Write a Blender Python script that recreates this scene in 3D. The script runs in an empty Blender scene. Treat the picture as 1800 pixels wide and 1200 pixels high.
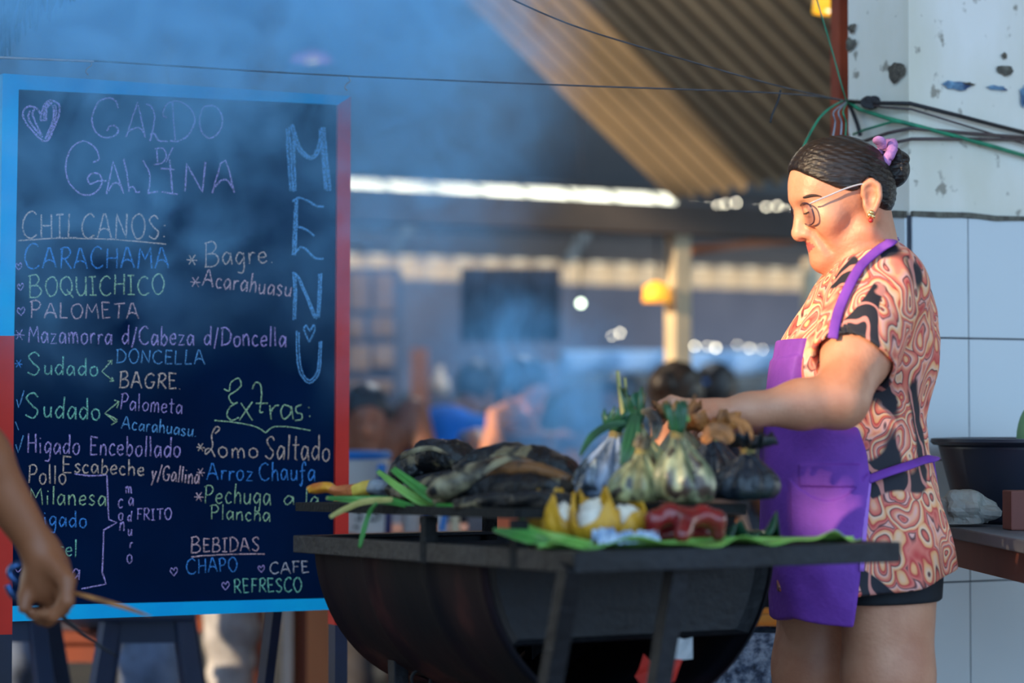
import bpy, bmesh, math, random
import numpy as np
from mathutils import Vector, Matrix

random.seed(7)
SC = bpy.context.scene
COL = SC.collection
# ------------------------------------------------------------------ camera
H = 1.02                      # eye height of the seated photographer
FPX = 4250.0                  # 85 mm lens on a 36 mm frame, in pixels of the 1800x1200 frame
PITCH = math.atan(135 / FPX)
cam_d = bpy.data.cameras.new('camera')
cam_d.lens = 85.0
cam_d.sensor_width = 36.0
cam_d.clip_end = 200
cam_d.dof.use_dof = True
cam_d.dof.focus_distance = 4.25
cam_d.dof.aperture_fstop = 2.3
cam = bpy.data.objects.new('camera', cam_d)
COL.objects.link(cam)
cam.location = (0, 0, H)
cam.rotation_euler = (math.pi / 2 + PITCH, 0, 0)
SC.camera = cam
# ------------------------------------------------------------------ exposure
SC.view_settings.view_transform = 'Standard'
SC.view_settings.look = 'None'
SC.view_settings.exposure = 0.0
SC.view_settings.gamma = 1.0
SC.view_settings.use_curve_mapping = False
SC.cycles.volume_bounces = 2
SC.cycles.max_bounces = 6
SC.cycles.diffuse_bounces = 3
SC.cycles.transparent_max_bounces = 12
SC.cycles.volume_step_rate = 1.0
# ------------------------------------------------------------------ sky: blue overhead and behind, pale at the far side
world = bpy.data.worlds.new('sky')
SC.world = world
world.use_nodes = True
wn, wl = world.node_tree.nodes, world.node_tree.links
wn.clear()
w_out = wn.new('ShaderNodeOutputWorld')
w_bg = wn.new('ShaderNodeBackground')
w_tc = wn.new('ShaderNodeTexCoord')
w_sep = wn.new('ShaderNodeSeparateXYZ')
w_rmp = wn.new('ShaderNodeValToRGB')
w_map = wn.new('ShaderNodeMapRange')
wl.new(w_tc.outputs['Generated'], w_sep.inputs[0])
wl.new(w_sep.outputs['Y'], w_map.inputs['Value'])
w_map.inputs['From Min'].default_value = -0.4
w_map.inputs['From Max'].default_value = 0.9
wl.new(w_map.outputs['Result'], w_rmp.inputs['Fac'])
w_rmp.color_ramp.elements[0].color = (0.41, 0.66, 0.95, 1)
w_rmp.color_ramp.elements[1].color = (1.0, 1.0, 0.80, 1)
wl.new(w_rmp.outputs['Color'], w_bg.inputs['Color'])
w_bg.inputs['Strength'].default_value = 2.8
wl.new(w_bg.outputs[0], w_out.inputs['Surface'])
# ------------------------------------------------------------------ low warm sun from beyond the left edge
sun_d = bpy.data.lights.new('sun', 'SUN')
sun_d.energy = 8.5
sun_d.color = (1.0, 0.72, 0.42)
sun_d.angle = math.radians(1.2)
sun = bpy.data.objects.new('sun', sun_d)
COL.objects.link(sun)
SUN_DIR = Vector((0.78, 0.56, -0.28)).normalized()
sun.rotation_euler = SUN_DIR.to_track_quat('-Z', 'Y').to_euler()
sun.location = (-6, 0, 4)

# ------------------------------------------------------------------ projection of the place
F_ = Vector((0, math.cos(PITCH), math.sin(PITCH)))
U_ = Vector((0, -math.sin(PITCH), math.cos(PITCH)))
def ray(px, py):
    return F_ + Vector((1, 0, 0)) * ((px - 900) / FPX) + U_ * ((600 - py) / FPX)
def at(px, py, y):
    d = ray(px, py)
    return Vector((0, 0, H)) + d * (y / d.y)
def on_plane(px, py, p0, n):
    d = ray(px, py)
    o = Vector((0, 0, H))
    return o + d * ((p0 - o).dot(n) / d.dot(n))
U1 = Vector((0.883, 0.469, 0)).normalized()      # the market's grid: along the stalls, away to the right
U2 = Vector((-U1.y, U1.x, 0))                    # and away to the left
ZZ = Vector((0, 0, 1))

# ------------------------------------------------------------------ materials
MATS = {}
def nodes_of(name):
    m = bpy.data.materials.new(name)
    m.use_nodes = True
    nt = m.node_tree
    nt.nodes.clear()
    out = nt.nodes.new('ShaderNodeOutputMaterial')
    bs = nt.nodes.new('ShaderNodeBsdfPrincipled')
    nt.links.new(bs.outputs[0], out.inputs['Surface'])
    return m, nt, bs, out
def lin(c):
    if isinstance(c[0], float) and max(c) <= 1.0: return tuple(c[:3]) + (1,)
    return tuple(((x / 255) / 12.92 if x / 255 <= 0.04045 else ((x / 255 + 0.055) / 1.055) ** 2.4) for x in c[:3]) + (1,)
def mat(name, c1, c2=None, scale=6.0, rough=0.6, metal=0.0, bump=0.0, bscale=None, detail=4.0, contrast=(0.35, 0.65),
        stretch=None, c3=None, spots=None, coat=0.0, trans=0.0, sss=0.0, spec=0.5, dist=0.0):
    if name in MATS: return MATS[name]
    m, nt, bs, out = nodes_of(name)
    N, L = nt.nodes, nt.links
    bs.inputs['Roughness'].default_value = rough
    bs.inputs['Metallic'].default_value = metal
    bs.inputs['Coat Weight'].default_value = coat
    bs.inputs['Transmission Weight'].default_value = trans
    bs.inputs['Specular IOR Level'].default_value = spec
    if sss:
        bs.inputs['Subsurface Weight'].default_value = sss
        bs.inputs['Subsurface Radius'].default_value = (0.01, 0.004, 0.002)
    tc = N.new('ShaderNodeTexCoord')
    vec = tc.outputs['Object']
    if stretch:
        mp = N.new('ShaderNodeMapping')
        mp.inputs['Scale'].default_value = stretch
        L.new(vec, mp.inputs['Vector'])
        vec = mp.outputs['Vector']
    c2 = c2 or tuple(max(0, x * 0.85) for x in c1)
    nz = N.new('ShaderNodeTexNoise')
    nz.inputs['Scale'].default_value = scale
    nz.inputs['Detail'].default_value = detail
    nz.inputs['Distortion'].default_value = dist
    L.new(vec, nz.inputs['Vector'])
    cr = N.new('ShaderNodeValToRGB')
    cr.color_ramp.elements[0].position = contrast[0]
    cr.color_ramp.elements[1].position = contrast[1]
    cr.color_ramp.elements[0].color = lin(c1)
    cr.color_ramp.elements[1].color = lin(c2)
    if c3:
        e = cr.color_ramp.elements.new(min(0.95, contrast[1] + 0.12))
        e.color = lin(c3)
    L.new(nz.outputs['Fac'], cr.inputs['Fac'])
    col_out = cr.outputs['Color']
    if spots:                       # (colour, scale, threshold): scattered patches with edges of their own
        n3 = N.new('ShaderNodeTexNoise'); n3.inputs['Scale'].default_value = spots[1]; n3.inputs['Detail'].default_value = 4; n3.inputs['Distortion'].default_value = .5
        L.new(tc.outputs['Object'], n3.inputs['Vector'])
        r3 = N.new('ShaderNodeValToRGB'); r3.color_ramp.elements[0].position = spots[2]; r3.color_ramp.elements[1].position = spots[2] + .06
        L.new(n3.outputs['Fac'], r3.inputs['Fac'])
        m3 = N.new('ShaderNodeMix'); m3.data_type = 'RGBA'
        L.new(r3.outputs['Color'], m3.inputs['Factor']); L.new(col_out, m3.inputs[6]); m3.inputs[7].default_value = lin(spots[0])
        col_out = m3.outputs[2]
    L.new(col_out, bs.inputs['Base Color'])
    if bump:
        n2 = N.new('ShaderNodeTexNoise')
        n2.inputs['Scale'].default_value = bscale or scale * 4
        n2.inputs['Detail'].default_value = 5
        L.new(vec, n2.inputs['Vector'])
        bp = N.new('ShaderNodeBump')
        bp.inputs['Strength'].default_value = bump
        bp.inputs['Distance'].default_value = 0.01
        L.new(n2.outputs['Fac'], bp.inputs['Height'])
        L.new(bp.outputs['Normal'], bs.inputs['Normal'])
    MATS[name] = m
    return m

# ------------------------------------------------------------------ mesh builders
def finish(o, parent=None, label=None):
    COL.objects.link(o)
    if parent is not None:
        o.parent = parent
        o.matrix_parent_inverse = Matrix.Translation(-parent.location)
    if label: o['label'] = label
    return o
def raw_mesh(name, V, F, mats, smooth=True, parent=None, label=None, midx=None):
    me = bpy.data.meshes.new(name)
    V = np.asarray(V, dtype=np.float32)
    if isinstance(F, np.ndarray):
        k = F.shape[1]
        me.vertices.add(len(V)); me.vertices.foreach_set('co', V.ravel())
        me.loops.add(F.size); me.loops.foreach_set('vertex_index', F.astype(np.int32).ravel())
        me.polygons.add(len(F))
        me.polygons.foreach_set('loop_start', np.arange(0, F.size, k, dtype=np.int32))
        me.update(calc_edges=True)
    else:
        me.from_pydata(V.tolist(), [], [tuple(f) for f in F])
    if not isinstance(mats, (list, tuple)): mats = [mats]
    for m in mats: me.materials.append(m)
    me.polygons.foreach_set('use_smooth', np.full(len(me.polygons), bool(smooth)))
    if midx is not None: me.polygons.foreach_set('material_index', np.asarray(midx, dtype=np.int32))
    me.validate()
    me.update()
    o = bpy.data.objects.new(name, me)
    return finish(o, parent, label)

class MB:
    """collects shapes for ONE mesh object"""
    def __init__(s): s.v, s.f, s.m, s.cur = [], [], [], 0
    def add(s, vs, fs):
        b = len(s.v)
        s.v += [tuple(p) for p in vs]
        s.f += [tuple(b + i for i in f) for f in fs]
        s.m += [s.cur] * len(fs)
        return s
    def box(s, c, ax, ay, az, hx, hy, hz, ch=0.0):
        """box about c with half sizes along three axes, edges chamfered by ch"""
        c = Vector(c); ax, ay, az = Vector(ax).normalized(), Vector(ay).normalized(), Vector(az).normalized()
        if ch <= 0:
            vs = [c + ax * hx * i + ay * hy * j + az * hz * k for i in (-1, 1) for j in (-1, 1) for k in (-1, 1)]
            fs = [(0, 1, 3, 2), (4, 6, 7, 5), (0, 4, 5, 1), (2, 3, 7, 6), (0, 2, 6, 4), (1, 5, 7, 3)]
            return s.add(vs, fs)
        bm = bmesh.new()
        bmesh.ops.create_cube(bm, size=1.0)
        for v in bm.verts: v.co = Vector((v.co.x * 2 * hx, v.co.y * 2 * hy, v.co.z * 2 * hz))
        bmesh.ops.bevel(bm, geom=bm.edges[:], offset=min(ch, hx * .9, hy * .9, hz * .9), segments=2, affect='EDGES', profile=0.6)
        bm.verts.index_update()
        vs = [c + ax * v.co.x + ay * v.co.y + az * v.co.z for v in bm.verts]
        fs = [[v.index for v in f.verts] for f in bm.faces]
        bm.free()
        return s.add(vs, fs)
    def abox(s, lo, hi, ch=0.0):
        c = [(a + b) / 2 for a, b in zip(lo, hi)]
        return s.box(c, (1, 0, 0), (0, 1, 0), (0, 0, 1), *[abs(b - a) / 2 for a, b in zip(lo, hi)], ch=ch)
    def bar(s, a, b, w, t, up=ZZ, ch=0.0):
        a, b = Vector(a), Vector(b)
        d = (b - a)
        ax = d.normalized()
        if abs(ax.dot(up)) > 0.98: up = U2
        ay = up.cross(ax).normalized(); az = ax.cross(ay)
        return s.box((a + b) / 2, ax, ay, az, d.length / 2, w / 2, t / 2, ch)
    def tube(s, pts, r, seg=10, caps=True, flat=1.0, up=None):
        pts = [Vector(p) for p in pts]
        n = len(pts)
        rs = list(r) if isinstance(r, (list, tuple)) else [r] * n
        T = []
        for i in range(n):
            d = pts[min(i + 1, n - 1)] - pts[max(i - 1, 0)]
            T.append(d.normalized() if d.length > 1e-9 else Vector((0, 0, 1)))
        ref = Vector(up) if up is not None else (ZZ if abs(T[0].z) < 0.9 else Vector((1, 0, 0)))
        vs, fs = [], []
        for i in range(n):
            if up is None or i == 0:
                nx = ref - T[i] * ref.dot(T[i])
                if nx.length < 1e-6: nx = Vector((1, 0, 0)) - T[i] * T[i].x
                nx.normalize()
            else:
                nx = ref - T[i] * ref.dot(T[i]); nx.normalize()
            if up is None: ref = nx
            ny = T[i].cross(nx)
            for k in range(seg):
                a = 2 * math.pi * k / seg
                vs.append(pts[i] + nx * math.cos(a) * rs[i] * flat + ny * math.sin(a) * rs[i])
        for i in range(n - 1):
            for k in range(seg):
                k2 = (k + 1) % seg
                fs.append((i * seg + k, i * seg + k2, (i + 1) * seg + k2, (i + 1) * seg + k))
        if caps:
            fs.append(tuple(range(seg - 1, -1, -1)))
            fs.append(tuple(range((n - 1) * seg, n * seg)))
        return s.add(vs, fs)
    def lathe(s, prof, c, seg=32, axis=ZZ, a0=0.0, a1=2 * math.pi, wob=None):
        """prof: list of (radius, height)"""
        c = Vector(c); az = Vector(axis).normalized()
        ax = (Vector((1, 0, 0)) - az * az.x); ax.normalize(); ay = az.cross(ax)
        full = abs(a1 - a0 - 2 * math.pi) < 1e-6
        n = seg if full else seg + 1
        vs, fs = [], []
        for r, h in prof:
            for k in range(n):
                a = a0 + (a1 - a0) * k / seg
                rr = r * (wob(a, h) if wob else 1)
                vs.append(c + ax * math.cos(a) * rr + ay * math.sin(a) * rr + az * h)
        for i in range(len(prof) - 1):
            for k in range(seg):
                k2 = (k + 1) % n if full else k + 1
                fs.append((i * n + k, i * n + k2, (i + 1) * n + k2, (i + 1) * n + k))
        return s.add(vs, fs)
    def sheet(s, grid):
        """grid: rows of points"""
        nr, nc = len(grid), len(grid[0])
        vs = [p for row in grid for p in row]
        fs = [(i * nc + j, i * nc + j + 1, (i + 1) * nc + j + 1, (i + 1) * nc + j) for i in range(nr - 1) for j in range(nc - 1)]
        return s.add(vs, fs)
    def ball(s, c, r, seg=16, rings=10, rot=None, wob=None):
        r = r if isinstance(r, (list, tuple)) else (r, r, r)
        vs, fs = [], []
        R = rot or Matrix.Identity(3)
        for i in range(rings + 1):
            th = math.pi * i / rings
            for k in range(seg):
                a = 2 * math.pi * k / seg
                d = Vector((math.sin(th) * math.cos(a), math.sin(th) * math.sin(a), math.cos(th)))
                q = wob(d) if wob else 1
                vs.append(Vector(c) + R @ Vector((d.x * r[0] * q, d.y * r[1] * q, d.z * r[2] * q)))
        for i in range(rings):
            for k in range(seg):
                k2 = (k + 1) % seg
                fs.append((i * seg + k, (i + 1) * seg + k, (i + 1) * seg + k2, i * seg + k2))
        return s.add(vs, fs)
    def build(s, name, mats, parent=None, smooth=False, label=None, solid=0.0, weld=True):
        o = raw_mesh(name, s.v, s.f, mats, smooth, parent, label, s.m)
        if weld:
            bm = bmesh.new(); bm.from_mesh(o.data)
            bmesh.ops.remove_doubles(bm, verts=bm.verts[:], dist=1e-6)
            bmesh.ops.recalc_face_normals(bm, faces=bm.faces[:])
            bm.to_mesh(o.data); bm.free()
        if smooth == 'auto':
            o.data.polygons.foreach_set('use_smooth', [True] * len(o.data.polygons))
            mod = o.modifiers.new('edges', 'EDGE_SPLIT'); mod.split_angle = math.radians(40)
        if solid:
            mod = o.modifiers.new('thickness', 'SOLIDIFY'); mod.thickness = solid; mod.offset = 0
        return o

def thing(name, label, cat, loc=(0, 0, 0), group=None):
    o = bpy.data.objects.new(name, None)
    o.empty_display_size = 0.1
    COL.objects.link(o)
    o.location = loc
    return tag(o, label, cat, group)
def tag(o, label, cat, group=None, kind=None):
    o['label'] = label; o['category'] = cat
    if group: o['group'] = group
    if kind: o['kind'] = kind
    return o
def struct(o):
    o['kind'] = 'structure'
    return o
def copy_tree(o, parent=None):
    c = o.copy(); COL.objects.link(c)
    if parent is not None: c.parent = parent
    for ch in list(o.children): copy_tree(ch, c)
    return c
def catmull(pts, n=8, closed=False):
    pts = [tuple(p) for p in pts]
    if len(pts) < 3: return pts
    P = [pts[-1]] + pts + [pts[0], pts[1]] if closed else [pts[0]] + pts + [pts[-1]]
    out = []
    for i in range(1, len(P) - 2):
        for k in range(n):
            t = k / n
            out.append(tuple(0.5 * (2 * b + (c - a) * t + (2 * a - 5 * b + 4 * c - d) * t * t + (3 * b - a - 3 * c + d) * t ** 3)
                             for a, b, c, d in zip(P[i - 1], P[i], P[i + 1], P[i + 2])))
    out.append(P[-2])
    return out

# ------------------------------------------------------------------ one continuous surface from a distance field
def s_sph(P, c, r): return np.linalg.norm(P - np.float32(c), axis=1) - r
def s_ell(P, c, r, R=None):
    q = P - np.float32(c)
    if R is not None: q = q @ np.array(R, dtype=np.float32)      # columns of R = local axes
    r = np.float32(r)
    k0 = np.linalg.norm(q / r, axis=1); k1 = np.linalg.norm(q / (r * r), axis=1) + 1e-9
    return k0 * (k0 - 1) / k1
def s_cap(P, a, b, ra, rb):
    a, b = np.float32(a), np.float32(b)
    ba = b - a
    t = np.clip(((P - a) @ ba) / max(float(ba @ ba), 1e-12), 0, 1)
    return np.linalg.norm(P - a - t[:, None] * ba, axis=1) - (ra + (rb - ra) * t)
def s_chain(P, pts, rs, k=0.0):
    d = None
    for i in range(len(pts) - 1):
        e = s_cap(P, pts[i], pts[i + 1], rs[i], rs[i + 1])
        d = e if d is None else smin(d, e, k)
    return d
def smin(a, b, k):
    if k <= 0: return np.minimum(a, b)
    h = np.clip(0.5 + 0.5 * (b - a) / k, 0, 1)
    return b + (a - b) * h - k * h * (1 - h)
def smax(a, b, k): return -smin(-a, -b, k)
def surf(fn, lo, hi, h, slack=1.7):
    B = 8
    lo = np.float32(lo); hi = np.float32(hi)
    nb = np.ceil((hi - lo) / (h * B)).astype(int) + 1
    n = nb * B
    V = np.empty(n, dtype=np.float32)
    bi = np.stack(np.meshgrid(*[np.arange(k) for k in nb], indexing='ij'), -1).reshape(-1, 3)
    bc = lo + (bi * B + (B - 1) / 2) * h
    d = fn(bc.astype(np.float32))
    V4 = V.reshape(nb[0], B, nb[1], B, nb[2], B)
    V4[:] = np.where(d > 0, 1, -1).astype(np.float32).reshape(nb)[:, None, :, None, :, None]
    act = np.nonzero(np.abs(d) < 0.87 * B * h * slack)[0]
    off = np.stack(np.meshgrid(*[np.arange(B)] * 3, indexing='ij'), -1).reshape(-1, 3)
    for s in range(0, len(act), 600):
        ids = act[s:s + 600]
        pts = (lo + ((bi[ids] * B)[:, None, :] + off[None]) * h).reshape(-1, 3).astype(np.float32)
        dv = fn(pts).reshape(len(ids), B, B, B)
        b = bi[ids]
        V4[b[:, 0], :, b[:, 1], :, b[:, 2], :] = dv
    ins = V < 0
    cnt = np.zeros(n - 1, dtype=np.int8)
    for i in (0, 1):
        for j in (0, 1):
            for k in (0, 1):
                cnt += ins[i:n[0] - 1 + i, j:n[1] - 1 + j, k:n[2] - 1 + k]
    cells = np.argwhere((cnt > 0) & (cnt < 8))
    idx = np.full(n - 1, -1, dtype=np.int32)
    idx[cells[:, 0], cells[:, 1], cells[:, 2]] = np.arange(len(cells))
    acc = np.zeros((len(cells), 3), dtype=np.float32); num = np.zeros(len(cells), dtype=np.float32)
    cs = [(i, j, k) for i in (0, 1) for j in (0, 1) for k in (0, 1)]
    val = {c: V[cells[:, 0] + c[0], cells[:, 1] + c[1], cells[:, 2] + c[2]] for c in cs}
    for c in cs:
        for ax in range(3):
            if c[ax] == 0:
                e = list(c); e[ax] = 1; e = tuple(e)
                a, b = val[c], val[e]
                x = (a < 0) != (b < 0)
                t = np.where(x, a / np.where(x, a - b, 1), 0)
                p = np.repeat(np.float32([c]), len(cells), 0); p[:, ax] += t
                acc[x] += p[x]; num[x] += 1
    verts = lo + (cells + acc / np.maximum(num, 1)[:, None]) * h
    faces = []
    for ax in range(3):
        sl0 = [slice(None)] * 3; sl1 = [slice(None)] * 3
        sl0[ax] = slice(0, n[ax] - 1); sl1[ax] = slice(1, n[ax])
        A, Bn = ins[tuple(sl0)], ins[tuple(sl1)]
        e = np.argwhere(A != Bn)
        o1, o2 = [(1, 2), (2, 0), (0, 1)][ax]
        ok = (e[:, o1] > 0) & (e[:, o2] > 0) & (e[:, o1] < n[o1] - 1) & (e[:, o2] < n[o2] - 1)
        e = e[ok]
        fl = A[e[:, 0], e[:, 1], e[:, 2]]
        q = []
        for d1, d2 in ((1, 1), (0, 1), (0, 0), (1, 0)):
            c = e.copy(); c[:, o1] -= d1; c[:, o2] -= d2
            q.append(idx[c[:, 0], c[:, 1], c[:, 2]])
        q = np.stack(q, 1)
        q[~fl] = q[~fl][:, ::-1]
        faces.append(q)
    F = np.concatenate(faces)
    F = F[(F >= 0).all(1)]
    return verts.astype(np.float32), F
def sdf_obj(name, fn, lo, hi, h, mats, parent=None, label=None, paint=None, xf=None):
    """paint(centres) -> material index per face; xf maps local to world"""
    V, F = surf(fn, lo, hi, h)
    mi = None
    if paint is not None: mi = paint(V[F].mean(1))
    if xf is not None: V = xf(V)
    return raw_mesh(name, V, F, mats, True, parent, label, mi)
# ================================================================== THE PLACE
concrete = mat('trodden_earth', (122, 108, 90), (92, 84, 78), scale=1.5, rough=0.9)
floor = struct(MB().abox((-30, -6, -0.2), (40, 60, 0)).build('floor', concrete))

# ---- plastered and tiled wall end on the right; its near edge is the vertical line beside the cook's bun
WC = at(1600, 735, 4.75); WC.z = 0
def wall_mat(name, tiled):
    m, nt, bs, out = nodes_of(name)
    N, L = nt.nodes, nt.links
    tc = N.new('ShaderNodeTexCoord')
    if tiled:
        mix = N.new('ShaderNodeMix'); mix.data_type = 'RGBA'
        n1 = N.new('ShaderNodeTexNoise'); n1.inputs['Scale'].default_value = 3
        L.new(tc.outputs['Object'], n1.inputs['Vector'])
        L.new(n1.outputs['Fac'], mix.inputs['Factor'])
        mix.inputs[6].default_value = lin((212, 218, 222)); mix.inputs[7].default_value = lin((196, 206, 214))
        L.new(mix.outputs[2], bs.inputs['Base Color'])
        bs.inputs['Roughness'].default_value = 0.25
        return m
    big = N.new('ShaderNodeTexNoise'); big.inputs['Scale'].default_value = 3.0; big.inputs['Detail'].default_value = 8
    sm = N.new('ShaderNodeTexNoise'); sm.inputs['Scale'].default_value = 26; sm.inputs['Detail'].default_value = 8
    mp = N.new('ShaderNodeMapping'); mp.inputs['Scale'].default_value = (1, 1, 0.45)
    L.new(tc.outputs['Object'], mp.inputs['Vector'])
    L.new(mp.outputs['Vector'], big.inputs['Vector']); L.new(tc.outputs['Object'], sm.inputs['Vector'])
    r1 = N.new('ShaderNodeValToRGB')
    r1.color_ramp.elements[0].position = 0.38; r1.color_ramp.elements[0].color = lin((246, 244, 240))
    r1.color_ramp.elements[1].position = 0.62; r1.color_ramp.elements[1].color = lin((222, 218, 200))
    L.new(big.outputs['Fac'], r1.inputs['Fac'])
    r2 = N.new('ShaderNodeValToRGB')
    r2.color_ramp.elements[0].position = 0.635; r2.color_ramp.elements[0].color = (0, 0, 0, 1)
    r2.color_ramp.elements[1].position = 0.70; r2.color_ramp.elements[1].color = (1, 1, 1, 1)
    L.new(sm.outputs['Fac'], r2.inputs['Fac'])
    mix = N.new('ShaderNodeMix'); mix.data_type = 'RGBA'
    L.new(r2.outputs['Color'], mix.inputs['Factor'])
    L.new(r1.outputs['Color'], mix.inputs[6]); mix.inputs[7].default_value = lin((160, 154, 142))
    L.new(mix.outputs[2], bs.inputs['Base Color'])
    bs.inputs['Roughness'].default_value = 0.8
    bp = N.new('ShaderNodeBump'); bp.inputs['Strength'].default_value = 0.3; bp.inputs['Distance'].default_value = 0.006
    L.new(big.outputs['Fac'], bp.inputs['Height']); L.new(bp.outputs['Normal'], bs.inputs['Normal'])
    return m
plaster = wall_mat('old_painted_plaster', False)
tile_m = wall_mat('glazed_white_tile', True)
grout = mat('dark_grout', (92, 98, 108), (70, 76, 88), scale=20, rough=0.9)
WL, WT = 3.2, 0.205                      # length of the wall, thickness of its end
mid = WC + U1 * WL / 2 + U2 * WT / 2
ZT = at(1600, 378, 4.75).z               # top of the tiling
struct(MB().box(mid + ZZ * 1.6, U1, U2, ZZ, WL / 2 - .002, WT / 2 - .002, 1.6).build('wall_right', plaster))
tw, th_, gap, tt = 0.138, at(1600, 380, 4.75).z - at(1600, 595, 4.75).z, 0.003, 0.006
# grout bed, then the tiles set in it: front face (along U1) and wall end (along U2)
g = MB()
g.box(WC + U1 * WL / 2 - U2 * 0.001 + ZZ * ZT / 2, U1, U2, ZZ, WL / 2, 0.003, ZT / 2)
g.box(WC + U2 * WT / 2 - U1 * 0.001 + ZZ * ZT / 2, U1, U2, ZZ, 0.003, WT / 2, ZT / 2)
rows = []
z = ZT
while z > 0: rows.append((max(z - th_, 0), z)); z -= th_
tl = MB(); tl.cur = 1
for z0, z1 in rows:
    x = 0.0; first = True
    while x < WL:
        w = min(tw if first else 0.26, WL - x); first = False
        tl.box(WC + U1 * (x + w / 2) - U2 * (0.004 + tt / 2) + ZZ * (z0 + z1) / 2, U1, U2, ZZ, w / 2 - gap / 2, tt / 2, (z1 - z0) / 2 - gap / 2, ch=0.0012)
        x += w
    for w0, w1 in ((0.0, 0.055), (0.055, WT)):
        tl.box(WC + U2 * (w0 + w1) / 2 - U1 * (0.004 + tt / 2) + ZZ * (z0 + z1) / 2, U1, U2, ZZ, tt / 2, (w1 - w0) / 2 - gap / 2, (z1 - z0) / 2 - gap / 2, ch=0.0012)
g.v += []; base = len(g.v)
g.f += [tuple(i + base for i in f) for f in tl.f]; g.v += tl.v; g.m += tl.m
struct(g.build('trim_1', [grout, tile_m]))
# ragged mortar ledge above the tiles, flaked paint, holes in the plaster
mort = mat('crumbling_mortar', (120, 118, 108), (84, 80, 74), scale=40, rough=0.95, bump=0.6)
lm = MB()
random.seed(3)
for face in (0, 1):
    n = 46 if face == 0 else 6
    L_ = WL if face == 0 else WT
    top, bot = [], []
    for i in range(n + 1):
        t = L_ * i / n
        p = WC + (U1 * t - U2 * 0.009 if face == 0 else U2 * t - U1 * 0.009)
        top.append(p + ZZ * (ZT + 0.006 + random.uniform(0, 0.006))); bot.append(p + ZZ * (ZT - random.uniform(0.0, 0.006)))
    lm.sheet([top, bot])
struct(lm.build('trim_2', mort, solid=0.008))
dark_hole = mat('broken_plaster', (70, 66, 62), (120, 112, 100), scale=60, rough=0.95, bump=0.8)
blue_flake = mat('old_blue_paint', (120, 160, 190), (50, 70, 110), scale=45, rough=0.8)
def patch(px, py, w, h, seed, m, face, thick=0.004, label=None):
    """an irregular flake lying on the plaster"""
    random.seed(seed)
    n_ = (-U2) if face == 0 else (-U1)
    c = on_plane(px, py, WC, n_)
    ax = U1 if face == 0 else -U2
    s_ = 1 / 900.0
    pts = []
    for i in range(14):
        a = 2 * math.pi * i / 14
        r = random.uniform(0.6, 1.1)
        pts.append(c + ax * math.cos(a) * w * s_ * r * .5 / (.88 if face == 0 else .47) + ZZ * math.sin(a) * h * s_ * r * .5 + n_ * (thick * .5 + .001))
    m_ = MB(); k = len(pts)
    m_.add(pts + [c + n_ * (thick + .002)], [(i, (i + 1) % k, k) for i in range(k)])
    return m_.build('trim_3', m)
for i, (px, py, w, h, m, fc) in enumerate([(1577, 126, 26, 42, dark_hole, 1), (1499, 50, 14, 20, dark_hole, 1), (1497, 78, 16, 30, mort, 1),
        (1764, 98, 14, 14, dark_hole, 0), (1768, 124, 40, 26, mort, 0), (1615, 400, 26, 30, mort, 0),
        (1680, 150, 60, 20, blue_flake, 0), (1750, 155, 52, 12, blue_flake, 0), (1797, 170, 14, 50, blue_flake, 0), (1700, 148, 34, 8, dark_hole, 0)]):
    struct(patch(px, py, w, h, i, m, fc))
# red post behind the wall end
rust = mat('red_oxide_paint', (165, 75, 50), (120, 50, 38), scale=8, rough=0.6)
pp = at(1482, 735, 5.6)
struct(MB().box(Vector((pp.x, pp.y, 1.7)), U1, U2, ZZ, .018, .018, 1.7).build('pillar', rust))

# ---- corrugated roof of this row of stalls, falling away to the right
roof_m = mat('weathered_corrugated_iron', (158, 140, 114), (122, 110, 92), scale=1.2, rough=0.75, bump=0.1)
EAVE = at(1190, 332, 10.0)
SL = 0.78
up_dir = (-U1 + ZZ * SL)
P_, A_ = 0.125, 0.03
gridr = []; ridge = []
nw = int(9.5 / P_ * 8)
for i in range(nw + 1):
    w = -i * P_ / 8 + 0.05
    ph = (i % 8) / 8
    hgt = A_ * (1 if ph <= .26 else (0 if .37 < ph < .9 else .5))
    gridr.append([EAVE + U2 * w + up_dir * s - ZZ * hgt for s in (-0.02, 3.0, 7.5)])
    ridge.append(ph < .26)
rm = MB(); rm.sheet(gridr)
rm.m = [0 if ridge[i // 2] else 1 for i in range(len(rm.m))]  # ridges pale, valleys dark: light and shade of the corrugation put into colour
roof_d = mat('shade_painted_valleys', (66, 62, 60), (50, 48, 48), scale=1.2, rough=0.85)
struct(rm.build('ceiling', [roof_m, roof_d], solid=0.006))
# ---- far hall, in bands parallel to the stalls with daylight between them
dark_wood = mat('smoked_timber', (98, 90, 86), (70, 68, 70), scale=2.0, rough=0.85)
brown_sheet = mat('rusted_sheet', (176, 150, 134), (132, 118, 110), scale=1.0, rough=0.8, stretch=(.3, .3, 3))
B0 = at(600, 735, 15.0)                    # the far wall's line runs from here along U1
def bz(py, px=600): return on_plane(px, py, B0, -U2).z
def band(name, m, y_top, y_bot, s0, s1, off=0.0, thick=0.08, tilt=0.0, ztop=None):
    zt = ztop if ztop is not None else bz(y_top)
    zb = bz(y_bot) if y_bot is not None else 0
    c = B0 + U1 * (s0 + s1) / 2 - U2 * off; c.z = (zt + zb) / 2
    return struct(MB().box(c, U1, (U2 + ZZ * tilt).normalized(), (ZZ - U2 * tilt).normalized(), (s1 - s0) / 2, thick / 2, (zt - zb) / 2).build(name, m))
S0, S1 = -8.0, 22.0
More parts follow.
